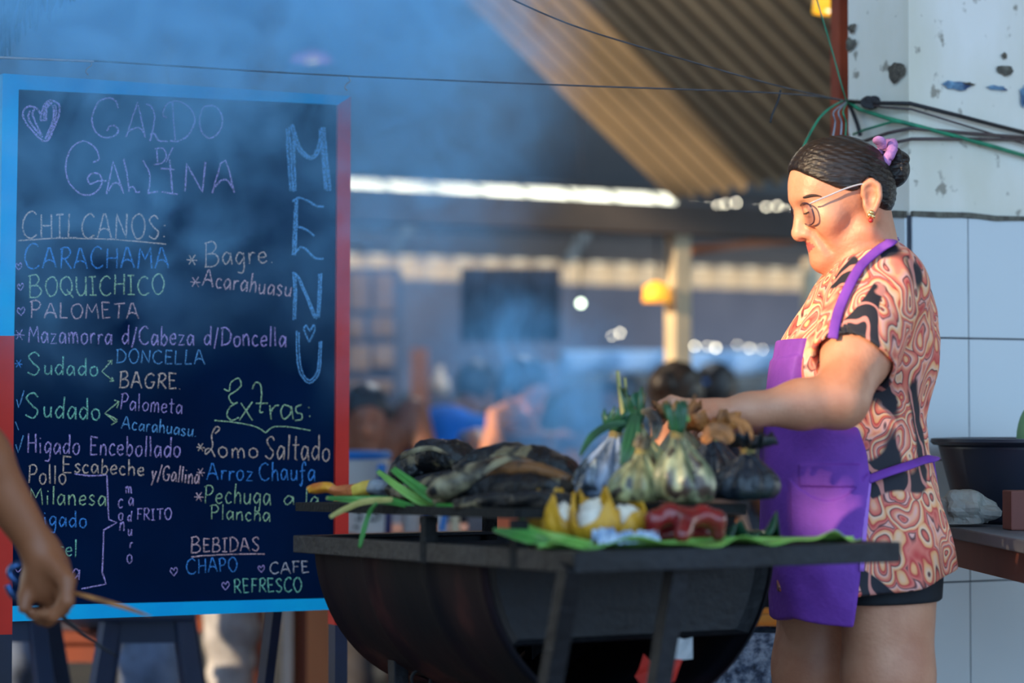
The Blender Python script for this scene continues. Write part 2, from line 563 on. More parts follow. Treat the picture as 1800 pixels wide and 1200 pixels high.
# roof over the hall: from the top of the daylight strip up towards the camera
zt = bz(311)
e0 = B0 + U1 * S0; e1 = B0 + U1 * S1
gr = []
for i in range(61):
    q = e0.lerp(e1, i / 60)
    gr.append([Vector((q.x, q.y, zt)), Vector((q.x, q.y, zt)) - U2 * 2.0 + ZZ * 1.6, Vector((q.x, q.y, zt)) - U2 * 8.4 + ZZ * 3.6])
dark_roof = mat('shaded_roof_sheet', (118, 122, 124), (94, 98, 104), scale=.8, rough=0.8)
struct(MB().sheet(gr).build('roof', dark_roof, solid=0.03))
band('beam', dark_wood, 306, 312, S0, S1, off=.1, thick=.1)
band('wall_far', brown_sheet, 343, 446, S0, S1, off=0.0)
s_end = (on_plane(1188, 360, B0, -U2) - B0).dot(U1)
band('wall_far', dark_wood, 305, 345, s_end, S1, off=.02)
band('beam', dark_wood, 372, 380, S0, S1, off=.12)
band('beam', dark_wood, 398, 404, S0, S1, off=.1, thick=.05)
band('beam', dark_wood, 424, 429, S0, S1, off=.1, thick=.05)
navy_wall = mat('dim_market_wall', (104, 108, 124), (80, 86, 104), scale=1.2, rough=0.9)
band('wall_back', navy_wall, 462, None, S0, S1, off=-1.2)
band('floor_kerb', dark_wood, 1000, None, S0, S1, off=-1.0)
# the upper slot is broken up by slanted rafters' ends, the lower one closed by dusty translucent sheet
k = MB()
for i in range(90):
    s = S0 + i * .33
    a = B0 + U1 * s; a.z = bz(310); b = B0 + U1 * (s + .16); b.z = bz(345)
    k.bar(a, b, .016, .016)
struct(k.build('trim_4', mat('pale_rafter_ends', (205, 205, 180), (170, 170, 150), scale=3)))
def translucent(name, c):
    m, nt, bs, out = nodes_of(name)
    nt.nodes.remove(bs)
    t = nt.nodes.new('ShaderNodeBsdfTranslucent'); t.inputs['Color'].default_value = lin(c)
    d = nt.nodes.new('ShaderNodeBsdfDiffuse'); d.inputs['Color'].default_value = lin(c)
    x = nt.nodes.new('ShaderNodeMixShader'); x.inputs[0].default_value = .25
    nt.links.new(t.outputs[0], x.inputs[1]); nt.links.new(d.outputs[0], x.inputs[2]); nt.links.new(x.outputs[0], out.inputs['Surface'])
    return m
dusty = translucent('dusty_translucent_sheet', (225, 195, 165))
gs = []
for i in range(400):
    q = B0 + U1 * (S0 + i * .05) + U2 * (.02 + .03 * math.sin(i * 1.57)); q.z = 0
    gs.append([q + ZZ * bz(447), q + ZZ * bz(486)])
struct(MB().sheet(gs).build('window_1', dusty))
# posts of the hall
post_m = mat('cream_painted_post', (205, 190, 160), (180, 168, 145), scale=4, rough=0.7)
def post(name, px0, px1, y, ztop_py, m=post_m):
    c = at((px0 + px1) / 2, 735, y); zt_ = at((px0 + px1) / 2, ztop_py, y).z
    hw = (px1 - px0) / FPX * y / 2 / (U1.x + U2.y * 0 + abs(U2.x))
    return struct(MB().box(Vector((c.x, c.y, zt_ / 2)), U1, U2, ZZ, hw, hw, zt_ / 2, ch=.008).build(name, m))
post('column', 1168, 1216, 8.5, 400)
post('column', 1410, 1442, 11.0, 455)
pb = at(1190, 388, 8.5)
struct(MB().bar(Vector(pb) - U1 * 5.5, Vector(pb) + U1 * 5, .12, .10).build('beam', dark_wood))
# braces under the far sheet
for i, (x0, y0, x1, y1) in enumerate([(728, 385, 690, 440), (1033, 402, 995, 462)]):
    a, b = on_plane(x0, y0, B0 - U2 * .3, -U2), on_plane(x1, y1, B0 - U2 * .3, -U2)
    struct(MB().bar(a, b, .05, .05).build('beam', mat('grey_brace', (150, 150, 145), (120, 120, 118), scale=3)))
# ================================================================== MENU BOARD
BP0 = at(5, 735, 4.37)
BN = -U2
def bp(px, py, off=0.0): return on_plane(px, py, BP0, BN) + BN * off
slate = mat('navy_chalkboard_paint', (4, 31, 66), (3, 25, 56), scale=5, rough=0.7, spec=.02)
sky_paint = mat('bright_blue_gloss_paint', (0, 198, 255), (0, 184, 250), scale=9, rough=0.5, spec=.2)
red_paint = mat('red_gloss_paint', (222, 58, 46), (206, 50, 40), scale=9, rough=0.5, spec=.2)
navy_paint = mat('navy_leg_paint', (22, 34, 66), (16, 26, 52), scale=9, rough=0.45)
board = thing('menu_chalkboard', 'standing chalkboard menu in a blue and red frame, covered in coloured chalk writing', 'menu board', (BP0.x + .33, BP0.y + .17, 0))
def prism(name, pts, d0, d1, m, label=None):
    mb_ = MB()
    n = len(pts)
    fr = [bp(x, y, -d0) for x, y in pts]; bk = [bp(x, y, -d1) for x, y in pts]
    mb_.add(fr + bk, [tuple(range(n)), tuple(range(2 * n - 1, n - 1, -1))] + [(i, (i + 1) % n, n + (i + 1) % n, n + i) for i in range(n)])
    return mb_.build(name, m, board, label=label)
prism('panel', [(31, 150), (597, 180), (592, 1058), (20, 1068)], 0.008, 0.016, slate)
prism('frame_rail', [(5, 129), (617, 169), (594, 184), (33, 157)], 0, .032, sky_paint, 'bright blue top rail')
prism('frame_rail', [(22, 1065), (590, 1051), (590, 1071), (22, 1092)], 0, .032, sky_paint, 'bright blue bottom rail')
prism('frame_stile', [(5, 129), (33, 157), (25, 590), (-1, 590)], 0, .032, sky_paint, 'blue upper half of the left stile')
prism('frame_stile', [(-1, 590), (25, 590), (21.5, 1115), (-7, 1115)], 0, .032, red_paint, 'red lower half of the left stile')
prism('frame_stile', [(617, 169), (612, 1098), (588, 1098), (594, 184)], 0, .032, red_paint, 'red right stile')
def leg_to_floor(px, w, ytop):
    a = bp(px, ytop, -.016); b = Vector((a.x, a.y, 0))
    MB().box((a + b) / 2, U1, U2, ZZ, w / 2, .016, a.z / 2).build('leg', navy_paint, board)
leg_to_floor(7.5, .029, 1115); leg_to_floor(600, .026, 1098)
for px, s in ((20, 1), (590, -1)):
    a = bp(px, 330, -.05); b = bp(px, 735, -.50); b.z = 0
    MB().bar(a, b, .04, .02, up=U1).build('leg', navy_paint, board)
MB().tube([bp(20, 500, -.11), bp(590, 500, -.11)], .006, 8).build('hinge_rod', navy_paint, board)
# ---- chalk: strokes drawn on the slate
CH = {}
def chalk(name, c):
    m, nt, bs, out = nodes_of('chalk_' + name)
    N, L = nt.nodes, nt.links
    tc = N.new('ShaderNodeTexCoord')
    nz = N.new('ShaderNodeTexNoise'); nz.inputs['Scale'].default_value = 420; nz.inputs['Detail'].default_value = 3
    L.new(tc.outputs['Object'], nz.inputs['Vector'])
    cr = N.new('ShaderNodeValToRGB')
    cr.color_ramp.elements[0].position = .36; cr.color_ramp.elements[1].position = .58
    cr.color_ramp.elements[0].color = lin(tuple(20 + .35 * x for x in c)); cr.color_ramp.elements[1].color = lin(c)
    L.new(nz.outputs['Fac'], cr.inputs['Fac']); L.new(cr.outputs['Color'], bs.inputs['Base Color'])
    bs.inputs['Roughness'].default_value = 1.0; bs.inputs['Specular IOR Level'].default_value = 0.1
    CH[name] = m
for n_, c_ in dict(lilac=(205, 175, 238), pink=(240, 195, 200), peach=(240, 205, 185), blue=(80, 160, 245), sky=(115, 180, 235), green=(150, 225, 195), lime=(190, 225, 175), white=(225, 215, 220)).items(): chalk(n_, c_)
G = {}
def glyph(ch, w, *strokes): G[ch] = (w, strokes)
# a leading 'c' marks a curved stroke
glyph('A', .72, [(0, 0), (.3, 1), (.38, 1), (.72, 0)], ['c', (.1, .32), (.35, .4), (.62, .3)])
glyph('B', .6, [(.05, 0), (.08, 1)], ['c', (0, .95), (.35, 1.02), (.5, .8), (.32, .56), (.1, .52)], ['c', (.1, .52), (.45, .5), (.6, .25), (.4, .02), (0, 0)])
glyph('C', .65, ['c', (.62, .86), (.42, 1), (.14, .82), (.03, .45), (.16, .1), (.42, 0), (.66, .14)])
glyph('D', .66, [(.06, 0), (.1, .98)], ['c', (0, .95), (.35, .98), (.66, .62), (.5, .14), (0, 0)])
glyph('E', .52, [(.08, 0), (.05, 1)], [(.02, 1), (.5, .96)], [(.07, .52), (.42, .52)], [(.06, 0), (.54, .04)])
glyph('F', .5, [(.08, 0), (.1, .95)], [(0, .95), (.54, .93)], [(.09, .52), (.42, .5)])
glyph('G', .66, ['c', (.6, .84), (.4, 1), (.12, .8), (.04, .42), (.18, .06), (.5, .04), (.64, .4)], [(.4, .42), (.68, .42)])
glyph('H', .62, [(.05, 0), (.06, 1)], [(.58, 0), (.56, 1)], [(.05, .5), (.58, .52)])
glyph('I', .4, [(.2, 0), (.2, .96)], [(.02, .95), (.4, .97)], [(0, .02), (.4, 0)])
glyph('L', .52, [(.08, 1), (.06, .02)], [(.06, .02), (.5, .04)])
glyph('M', .78, [(.02, 0), (.1, .98), (.38, .42), (.66, 1), (.76, 0)])
glyph('N', .66, [(.04, 0), (.08, .98), (.56, .03), (.6, 1)])
glyph('O', .7, ['c', (.34, 1), (.08, .8), (.03, .4), (.28, .0), (.58, .14), (.68, .6), (.5, .95), (.3, .98)])
glyph('P', .56, [(.08, 0), (.1, .98)], ['c', (0, .92), (.34, 1.02), (.54, .8), (.4, .52), (.12, .48)])
glyph('Q', .72, ['c', (.34, 1), (.08, .8), (.03, .4), (.28, .04), (.58, .14), (.68, .6), (.5, .95), (.3, .98)], ['c', (.36, .3), (.52, .12), (.76, -.12)])
glyph('R', .6, [(.08, 0), (.1, .98)], ['c', (0, .92), (.34, 1.02), (.54, .78), (.38, .52), (.12, .48)], [(.22, .5), (.62, 0)])
glyph('S', .54, ['c', (.5, .84), (.32, 1), (.06, .82), (.24, .54), (.5, .3), (.32, .02), (.02, .14)])
glyph('T', .62, [(.3, 0), (.32, .95)], [(0, .93), (.64, .97)])
glyph('U', .62, ['c', (.04, 1), (.06, .3), (.28, .0), (.54, .25), (.58, 1)], [(.58, 1), (.6, 0)])
glyph('a', .46, ['c', (.4, .5), (.2, .6), (.03, .3), (.16, .02), (.38, .3), (.41, .56)], [(.41, .58), (.46, .0)])
glyph('b', .44, [(.05, 1.05), (.06, .0)], ['c', (.06, .36), (.26, .58), (.43, .3), (.24, .0), (.06, .1)])
glyph('c', .4, ['c', (.38, .5), (.2, .6), (.03, .3), (.18, .02), (.4, .1)])
glyph('d', .48, ['c', (.4, .5), (.2, .58), (.03, .28), (.2, .02), (.4, .25)], [(.42, 1.08), (.44, .0)])
glyph('e', .42, ['c', (.05, .3), (.38, .36), (.3, .58), (.08, .48), (.04, .2), (.2, .02), (.42, .12)])
glyph('f', .36, ['c', (.4, .86), (.34, 1.04), (.2, .98), (.16, .6), (.17, .0), (.10, -.28), (.0, -.2)], [(.0, .54), (.34, .58)])
glyph('y', .4, [(.02, .58), (.2, .05)], [(.4, .58), (.08, -.35)])
glyph('g', .46, ['c', (.38, .5), (.2, .6), (.03, .32), (.18, .06), (.38, .3)], ['c', (.41, .58), (.42, .0), (.34, -.36), (.1, -.34)])
glyph('h', .44, [(.05, 1.08), (.05, 0)], ['c', (.05, .36), (.25, .6), (.38, .42), (.41, 0)])
glyph('i', .16, [(.07, .56), (.09, 0)], [(.06, .78), (.1, .84)])
glyph('l', .16, [(.07, 1.08), (.09, 0)])
glyph('m', .66, [(.04, .58), (.05, 0)], ['c', (.05, .38), (.2, .6), (.31, .42), (.33, 0)], ['c', (.33, .38), (.47, .6), (.59, .42), (.62, 0)])
glyph('n', .44, [(.04, .58), (.05, 0)], ['c', (.05, .36), (.24, .6), (.38, .42), (.41, 0)])
glyph('o', .46, ['c', (.24, .58), (.05, .44), (.06, .14), (.24, .0), (.42, .16), (.4, .48), (.2, .58)])
glyph('p', .46, [(.06, .6), (.05, -.35)], ['c', (.06, .36), (.26, .6), (.43, .34), (.26, .02), (.06, .1)])
glyph('r', .32, [(.05, .58), (.06, 0)], ['c', (.06, .34), (.18, .56), (.34, .54)])
glyph('s', .36, ['c', (.34, .5), (.2, .6), (.05, .46), (.2, .3), (.34, .16), (.2, .0), (.02, .08)])
glyph('t', .36, [(.17, .98), (.18, .06), (.3, .0)], [(.0, .62), (.38, .64)])
glyph('u', .44, ['c', (.04, .58), (.06, .16), (.2, .02), (.37, .2), (.39, .58)], [(.39, .58), (.42, 0)])
glyph('v', .4, [(.02, .58), (.2, .02), (.4, .58)])
glyph('x', .4, [(.03, .58), (.4, 0)], [(.38, .6), (.0, 0)])
glyph('z', .4, [(.03, .56), (.37, .56), (.03, .02), (.42, .03)])
glyph('/', .34, [(.05, -.15), (.34, 1.05)])
glyph(' ', .34)
glyph(':', .14, [(.07, .1), (.08, .15)], [(.07, .55), (.08, .6)])
glyph('.', .14, [(.07, .0), (.08, .04)])
rnd = random.Random(11)
def ribbon(mb_, pts, w, wob=0.35):
    """one chalk stroke: pixel polyline -> a thin raised line on the slate"""
    q = []
    for i in range(len(pts) - 1):
        (x0, y0), (x1, y1) = pts[i], pts[i + 1]
        n = max(1, int(math.hypot(x1 - x0, y1 - y0) / 9))
        q += [(x0 + (x1 - x0) * k / n, y0 + (y1 - y0) * k / n) for k in range(n)]
    q.append(pts[-1])
    P = [bp(x + rnd.uniform(-wob, wob), y + rnd.uniform(-wob, wob), -.0074) for x, y in q]
    rr = [w / 2 / 960 * rnd.uniform(.75, 1.15) for _ in P]
    mb_.tube(P, rr, 6, caps=True, flat=.35, up=BN)
def strokes_obj(strokes, colour, w=3.0, name='chalk_line', smooth_=True):
    mb_ = MB()
    for st in strokes:
        if st[0] == 'c': st = catmull(st[1:], 7)
        ribbon(mb_, st, w)
    return mb_.build(name, CH[colour], board, smooth=True, weld=False)
def write(s, x0, y0, x1, y1, h, colour, w=3.0, xh=1.0, gap=.17, first=1.0):
    """text from baseline start to baseline end with cap height h"""
    adv = [(G[c][0] + gap) * (first if i == 0 else 1) for i, c in enumerate(s)]
    tot = sum(adv) - gap
    L_ = math.hypot(x1 - x0, y1 - y0)
    ux, uy = (x1 - x0) / L_, (y1 - y0) / L_
    sx = L_ / tot
    pos = 0.0; sts = []
    for i, c in enumerate(s):
        f = first if i == 0 else 1
        dj, sj, hj = rnd.uniform(-.03, .03) * h, rnd.uniform(-.05, .05), rnd.uniform(.95, 1.06)
        for st in G[c][1]:
            cv = st[0] == 'c'
            pp_ = st[1:] if cv else st
            out_ = []
            for gx, gy in pp_:
                a = (pos + (gx + sj * gy) * f) * sx; b = gy * h * hj * f + dj - (f - 1) * h * .25
                out_.append((x0 + ux * a + uy * b, y0 + uy * a - ux * b))
            sts.append((['c'] + out_) if cv and len(out_) > 2 else out_)
        pos += adv[i]
    return strokes_obj(sts, colour, w, 'chalk_writing')
def c1(*p): return [(x / 2.7906, y / 2.7906) for x, y in p]
def c2(*p): return [(x / 2.7906, 400 + y / 2.7906) for x, y in p]
def c3(*p): return [(x / 2.7906, 770 + y / 2.7906) for x, y in p]
def cv(l): return ['c'] + l
# headline
strokes_obj([cv(c1((585, 528), (575, 495), (540, 478), (490, 498), (458, 570), (470, 635), (510, 670), (560, 668), (587, 640), (570, 615), (545, 618), (532, 640))),
    c1((625, 670), (682, 495), (718, 672)), cv(c1((632, 645), (662, 628), (690, 626), (715, 650))),
    cv(c1((722, 508), (748, 520), (765, 570), (755, 640), (742, 690))), cv(c1((742, 660), (765, 655), (785, 688), (830, 690))),
    c1((853, 498), (858, 600), (866, 692)), cv(c1((826, 575), (806, 560), (825, 510), (880, 494), (940, 530), (962, 590), (930, 660), (880, 690), (840, 688))),
    cv(c1((1050, 515), (1005, 525), (985, 590), (1000, 650), (1040, 675), (1085, 640), (1098, 585), (1080, 535), (1045, 512)))], 'lilac', 3.6, 'chalk_writing')
strokes_obj([cv(c1((462, 795), (492, 775), (470, 720), (410, 690), (350, 735), (328, 820), (350, 900), (410, 952), (470, 945), (505, 900), (495, 855), (460, 848), (436, 872), (450, 900), (490, 885), (528, 886))),
    c1((528, 950), (562, 790), (612, 948)), cv(c1((538, 935), (560, 900), (585, 897), (606, 930))),
    c1((612, 775), (630, 850), (640, 938)), cv(c1((640, 920), (660, 915), (675, 940), (693, 940))),
    cv(c1((708, 785), (735, 835), (742, 880), (732, 946))), c1((732, 946), (782, 938)),
    c1((795, 824), (862, 830)), c1((838, 780), (846, 860), (852, 945)), c1((798, 940), (878, 951)),
    c1((914, 936), (922, 800), (1000, 940), (1015, 793)), c1((1048, 945), (1090, 800), (1112, 785), (1130, 830), (1155, 944)), cv(c1((1060, 918), (1090, 885), (1120, 882), (1148, 920)))], 'lilac', 3.6, 'chalk_writing')
strokes_obj([c1((775, 725), (780, 806)), cv(c1((765, 728), (805, 725), (822, 760), (805, 795), (762, 806))), c1((855, 720), (822, 792))], 'lilac', 3.0, 'chalk_writing')
# hearts
strokes_obj([cv(c1((215, 690), (165, 640), (128, 590), (118, 548), (145, 520), (185, 528), (205, 560), (205, 588))), cv(c1((215, 672), (178, 630), (146, 580), (152, 540))), cv(c1((210, 660), (186, 610), (166, 560), (175, 532))),
    cv(c1((205, 588), (215, 530), (245, 492), (290, 505), (298, 540), (285, 590), (245, 680), (215, 690))), cv(c1((232, 585), (236, 530), (262, 500))), cv(c1((222, 580), (226, 530), (250, 500))),
    cv(c1((240, 668), (268, 610), (282, 550), (275, 510))), cv(c1((228, 680), (262, 600), (270, 540), (262, 512))), c1((205, 588), (236, 586))], 'lilac', 4.2, 'chalk_heart')
def small_heart(px, py, s, c):
    strokes_obj([cv([(px, py + s), (px - s * .9, py - s * .1), (px - s * .6, py - s * .9), (px - s * .05, py - s * .3)]), cv([(px - s * .05, py - s * .3), (px + s * .5, py - s * 1.1), (px + s * .9, py - s * .2), (px, py + s)])], c, 2.4, 'chalk_heart')
for x, y, s in ((35, 468, 6), (38, 504, 6), (39, 547, 7), (34, 998, 8)): small_heart(x, y, s, 'lilac')
small_heart(308, 1005, 7, 'lilac'); small_heart(462, 1000, 6, 'lilac'); small_heart(399, 1030, 7, 'lilac')
def star(px, py, s, c):
    strokes_obj([[(px - s, py), (px + s, py + 1)], [(px - s * .6, py - s * .9), (px + s * .6, py + s)], [(px + s * .6, py - s), (px - s * .6, py + s * .9)]], c, 2.6, 'chalk_star')
for x, y, s, c in ((36, 588, 9, 'lilac'), (35, 639, 7, 'blue'), (340, 456, 9, 'peach'), (346, 495, 9, 'pink'), (355, 786, 7, 'peach'), (355, 830, 7, 'pink'), (352, 873, 8, 'pink')): star(x, y, s, c)
for x, y in ((36, 704), (35, 783)): strokes_obj([[(x - 5, y - 2), (x - 1, y + 12), (x + 8, y - 18)]], 'sky', 2.6, 'chalk_tick')
strokes_obj([[(29, 741), (35, 756)]], 'sky', 2.4, 'chalk_tick')
# MENU down the right side, drawn with the flat of the chalk
strokes_obj([c1((1425, 622), (1436, 780), (1445, 938)), c1((1412, 628), (1420, 770), (1432, 935)), c1((1442, 605), (1450, 760), (1458, 935)), cv(c1((1445, 612), (1480, 720), (1530, 768), (1562, 730), (1590, 622))), cv(c1((1436, 612), (1470, 730), (1530, 776), (1572, 740), (1600, 622))),
    c1((1585, 622), (1600, 780), (1612, 935)), c1((1598, 622), (1612, 780), (1628, 935)), c1((1575, 628), (1590, 780), (1602, 930))], 'sky', 5.5, 'chalk_writing')
strokes_obj([c1((1466, 975), (1462, 1100), (1454, 1255)), c1((1456, 985), (1450, 1100), (1444, 1250)), cv(c1((1442, 985), (1475, 968), (1520, 985), (1560, 1008), (1596, 1012))), cv(c1((1468, 1110), (1510, 1125), (1548, 1155))), cv(c1((1450, 1245), (1490, 1210), (1550, 1262), (1595, 1268)))], 'sky', 5.0, 'chalk_writing')
strokes_obj([c2((1445, 215), (1450, 330), (1446, 452)), c2((1456, 218), (1460, 330), (1456, 448)), c2((1470, 235), (1520, 345), (1562, 448)), c2((1460, 225), (1510, 340), (1550, 445)), c2((1585, 222), (1580, 330), (1572, 440)), c2((1574, 226), (1570, 330), (1562, 440))], 'sky', 4.2, 'chalk_writing')
strokes_obj([cv(c2((1462, 505), (1464, 620), (1478, 710), (1525, 762), (1572, 715), (1582, 620), (1585, 555))), cv(c2((1474, 510), (1476, 620), (1490, 705), (1525, 748), (1562, 705), (1572, 620), (1575, 560))), cv(c2((1525, 560), (1500, 505), (1508, 478), (1528, 505), (1545, 476), (1552, 500), (1525, 560)))], 'sky', 3.6, 'chalk_writing')
# dishes
write('CHILCANOS:', 40, 417, 293, 420, 42, 'peach', 3.4, first=1.15)
strokes_obj([c1((95, 1178), (300, 1165), (560, 1172), (822, 1196))], 'peach', 3.0, 'chalk_underline')
write('CARACHAMA', 45, 471, 299, 471, 36, 'blue', 3.6, first=1.2)
write('BOQUICHICO', 53, 520, 291, 517, 34, 'lime', 3.2, first=1.2)
write('PALOMETA', 55, 558, 246, 560, 27, 'pink', 3.2, first=1.15)
write('Mazamorra d/Cabeza d/Doncella', 52, 603, 505, 609, 32, 'lilac', 3.2, first=.9)
write('Sudado', 50, 657, 174, 660, 30, 'green', 3.2, first=1.3)
strokes_obj([c2((555, 650), (505, 705), (563, 750)), c2((535, 655), (556, 649), (554, 670)), c2((545, 752), (565, 752), (556, 732))], 'lime', 2.8, 'chalk_arrow')
write('DONCELLA', 207, 637, 362, 641, 24, 'sky', 2.8)
write('BAGRE.', 212, 680, 320, 684, 27, 'peach', 3.4)
write('Sudado', 46, 733, 178, 738, 34, 'green', 3.4, first=1.35)
strokes_obj([c2((590, 852), (520, 910), (582, 942)), c2((568, 846), (591, 852), (580, 885)), c2((520, 910), (575, 955)), c2((552, 968), (580, 950), (562, 928))], 'lime', 2.8, 'chalk_arrow')
write('Palometa', 213, 719, 322, 727, 27, 'lilac', 2.6)
write('Acarahuasu.', 215, 753, 347, 768, 22, 'sky', 2.8)
write('Higado Encebollado', 50, 796, 319, 804, 33, 'lilac', 3.2)
write('Escabeche', 111, 829, 255, 837, 26, 'peach', 3.2, first=1.15)
write('y/Gallina', 268, 843, 352, 851, 27, 'pink', 3.2)
write('Pollo', 51, 849, 118, 851, 31, 'peach', 3.2)
write('Milanesa', 54, 886, 188, 889, 30, 'lime', 3.0)
write('igado', 79, 925, 154, 927, 28, 'blue', 3.2)
write('rel', 104, 977, 137, 979, 28, 'green', 3.0)
write('a', 127, 1017, 141, 1019, 30, 'lilac', 3.0)
strokes_obj([c3((372, 176), (450, 186), (530, 180), (540, 400), (580, 415), (515, 450), (508, 660), (526, 716), (405, 740))], 'lilac', 3.4, 'chalk_bracket')
for ch, x, y, h in (('m', 223, 866, 20), ('a', 228, 888, 22), ('d', 226, 916, 18), ('u', 227, 941, 19), ('r', 230, 963, 18), ('o', 225, 989, 26), ('c', 209, 892, 26), ('o', 210, 914, 22), ('n', 212, 932, 24)):
    wd = G[ch][0] * h * .8
    write(ch, x, y, x + wd, y + .5, h, 'lilac', 2.8)
write('FRITO', 243, 914, 304, 913, 20, 'lilac', 2.8)
write('Bagre.', 362, 467, 483, 462, 36, 'peach', 3.0, first=1.15)
write('Acarahuasu', 358, 502, 513, 522, 30, 'pink', 3.2)
strokes_obj([cv(c2((1105, 790), (1130, 800), (1140, 760), (1175, 738), (1190, 770), (1165, 800), (1130, 825), (1145, 860), (1172, 858))), cv(c2((1172, 858), (1135, 880), (1120, 920), (1145, 945), (1180, 930))),
    c2((1190, 860), (1245, 945)), c2((1245, 855), (1180, 945)), cv(c2((1245, 790), (1260, 760), (1285, 770), (1290, 830), (1282, 900), (1298, 905))), c2((1262, 862), (1320, 860)),
    c2((1330, 870), (1338, 940)), cv(c2((1338, 900), (1355, 875), (1375, 872))), cv(c2((1432, 880), (1400, 870), (1385, 905), (1400, 938), (1430, 915), (1436, 875))), c2((1436, 875), (1445, 940)),
    cv(c2((1488, 868), (1460, 880), (1462, 905), (1488, 915), (1485, 940), (1455, 945))), c2((1522, 880), (1524, 886)), c2((1525, 922), (1527, 928))], 'lime', 3.0, 'chalk_writing')
strokes_obj([cv(c2((1058, 945), (1180, 958), (1265, 978), (1310, 1006))), cv(c2((1310, 1006), (1350, 978), (1430, 978), (1530, 994)))], 'lime', 2.8, 'chalk_underline')
strokes_obj([cv(c2((1062, 1010), (1085, 985), (1065, 978), (1045, 1020), (1050, 1070), (1020, 1110), (1015, 1090), (1040, 1085), (1062, 1125)))], 'peach', 3.2, 'chalk_writing')
write('omo', 386, 804, 456, 805, 30, 'peach', 3.2)
write('Saltado', 468, 806, 582, 811, 40, 'peach', 3.2)
write('Arroz', 366, 842, 446, 846, 30, 'blue', 3.0)
write('Chaufa', 458, 844, 556, 845, 32, 'blue', 3.0)
write('Pechuga', 361, 885, 478, 887, 32, 'lime', 2.8)
write('a', 501, 888, 519, 888, 26, 'lime', 2.8)
write('la', 538, 888, 562, 889, 26, 'lime', 2.8)
write('Plancha', 372, 912, 477, 917, 25, 'lime', 2.8)
write('BEBIDAS', 338, 970, 458, 969, 24, 'pink', 3.0, first=1.2)
strokes_obj([c3((945, 583), (1080, 572), (1306, 568))], 'pink', 3.0, 'chalk_underline')
write('CHAPO', 330, 1008, 420, 1004, 24, 'blue', 3.0, first=1.15)
write('CAFE', 477, 1009, 545, 1006, 20, 'white', 2.8)
write('REFRESCO', 414, 1042, 533, 1040, 24, 'green', 3.0)
# ================================================================== BARREL GRILL
GC = at(1012, 969, 3.2)                     # near corner of the angle-iron rim, top edge
ZR = GC.z
def gp(a, b, z=None): 
    p = Vector((GC.x, GC.y, 0)) + U1 * a + U2 * b
    p.z = max(0.0, (ZR if z is None else z) - .020 * max(b, 0))      # the grill stands a little lower at the far end
    return p
iron = mat('sooty_iron', (30, 32, 40), (19, 20, 26), scale=7, rough=0.55, metal=0.3, bump=0.3, bscale=60)
drum_m = mat('burnt_oil_drum_steel', (17, 17, 26), (40, 24, 30), scale=5, rough=0.65, spec=.15, bump=0.15, bscale=30, contrast=(.40, .60), c3=(92, 50, 46), stretch=(1, 1, .5))
soot = mat('soot_black', (16, 17, 20), (9, 10, 12), scale=30, rough=0.9, bump=0.5)
grill = thing('barrel_grill', 'black half oil drum barbecue grill on legs with angle iron rim', 'grill', (gp(.27, .45).x, gp(.27, .45).y, 0))
FA, FB, FH = 0.527, 0.95, 0.0285
for nm, a0, b0, a1, b1 in (('front', 0, 0, FA, 0), ('side', 0, 0, 0, FB), ('side', FA, 0, FA, FB), ('back', 0, FB, FA, FB)):
    m_ = MB()
    p, q = gp(a0, b0), gp(a1, b1)
    d = (q - p).normalized(); inn = (gp(FA / 2, FB / 2) - (p + q) / 2); inn.z = 0; inn = (inn - d * inn.dot(d)).normalized()
    m_.box((p + q) / 2 - ZZ * FH / 2, d, inn, ZZ, (q - p).length / 2 + .002, .003, FH / 2, ch=.0015)
    m_.box((p + q) / 2 + inn * .013 - ZZ * .003, d, inn, ZZ, (q - p).length / 2, .013, .003, ch=.0012)
    m_.build('rim_bar', iron, grill)
m_ = MB(); m_.box(gp(FA / 2, .165, ZR - .006), U1, U2, ZZ, FA / 2 - .006, .155, .003); m_.build('front_shelf', soot, grill, label='blackened steel shelf at the near end of the grill')
AC, DR, DB0, DB1 = 0.283, 0.245, 0.322, 0.945
ZD = ZR - 0.012
nt_, nb_ = 40, 46
def drum_pt(t, b, off=0.0):
    bulge = 0
    for rb in (DB0 + .012, DB0 + .20, DB0 + .42, DB1 - .012):
        bulge += .009 * math.exp(-((b - rb) / .012) ** 2)
    r = DR + bulge + off
    return gp(AC + r * -math.cos(t), b, ZD - r * math.sin(t))
m_ = MB()
vs = [drum_pt(math.pi * i / nt_, DB0 + (DB1 - DB0) * j / nb_) for i in range(nt_ + 1) for j in range(nb_ + 1)]
fs = []
for i in range(nt_):
    for j in range(nb_):
        if i in (14, 15, 16, 17) and (6 <= j <= 11 or 22 <= j <= 28 or 36 <= j <= 40): continue      # draught holes cut in the belly
        fs.append((i * (nb_ + 1) + j, i * (nb_ + 1) + j + 1, (i + 1) * (nb_ + 1) + j + 1, (i + 1) * (nb_ + 1) + j))
m_.add(vs, fs)
m_.build('drum', drum_m, grill, smooth=True, solid=.004)
for b in (DB0 + .004, DB1 - .004):
    m_ = MB()
    n = 40
    t1 = math.asin(.135 / DR)                 # the near end is open below a straight edge, for raking out the ash
    ts = [math.pi * i / n for i in range(n + 1)] if b > .5 else [t1 * i / 10 for i in range(11)] + [math.pi - t1 * (10 - i) / 10 for i in range(11)]
    n = len(ts) - 1
    rim_ = [gp(AC - DR * math.cos(t), b, ZD - DR * math.sin(t)) for t in ts]
    ins_ = [gp(AC - (DR - .018) * math.cos(t), b + (.012 if b < .5 else -.012), ZD - .004 - (DR - .018) * math.sin(t)) for t in ts]
    m_.add(rim_ + ins_, [(i, i + 1, n + 2 + i, n + 1 + i) for i in range(n)] + [tuple(range(n + 1, 2 * n + 2))])
    m_.build('end_plate', iron, grill, solid=.003)
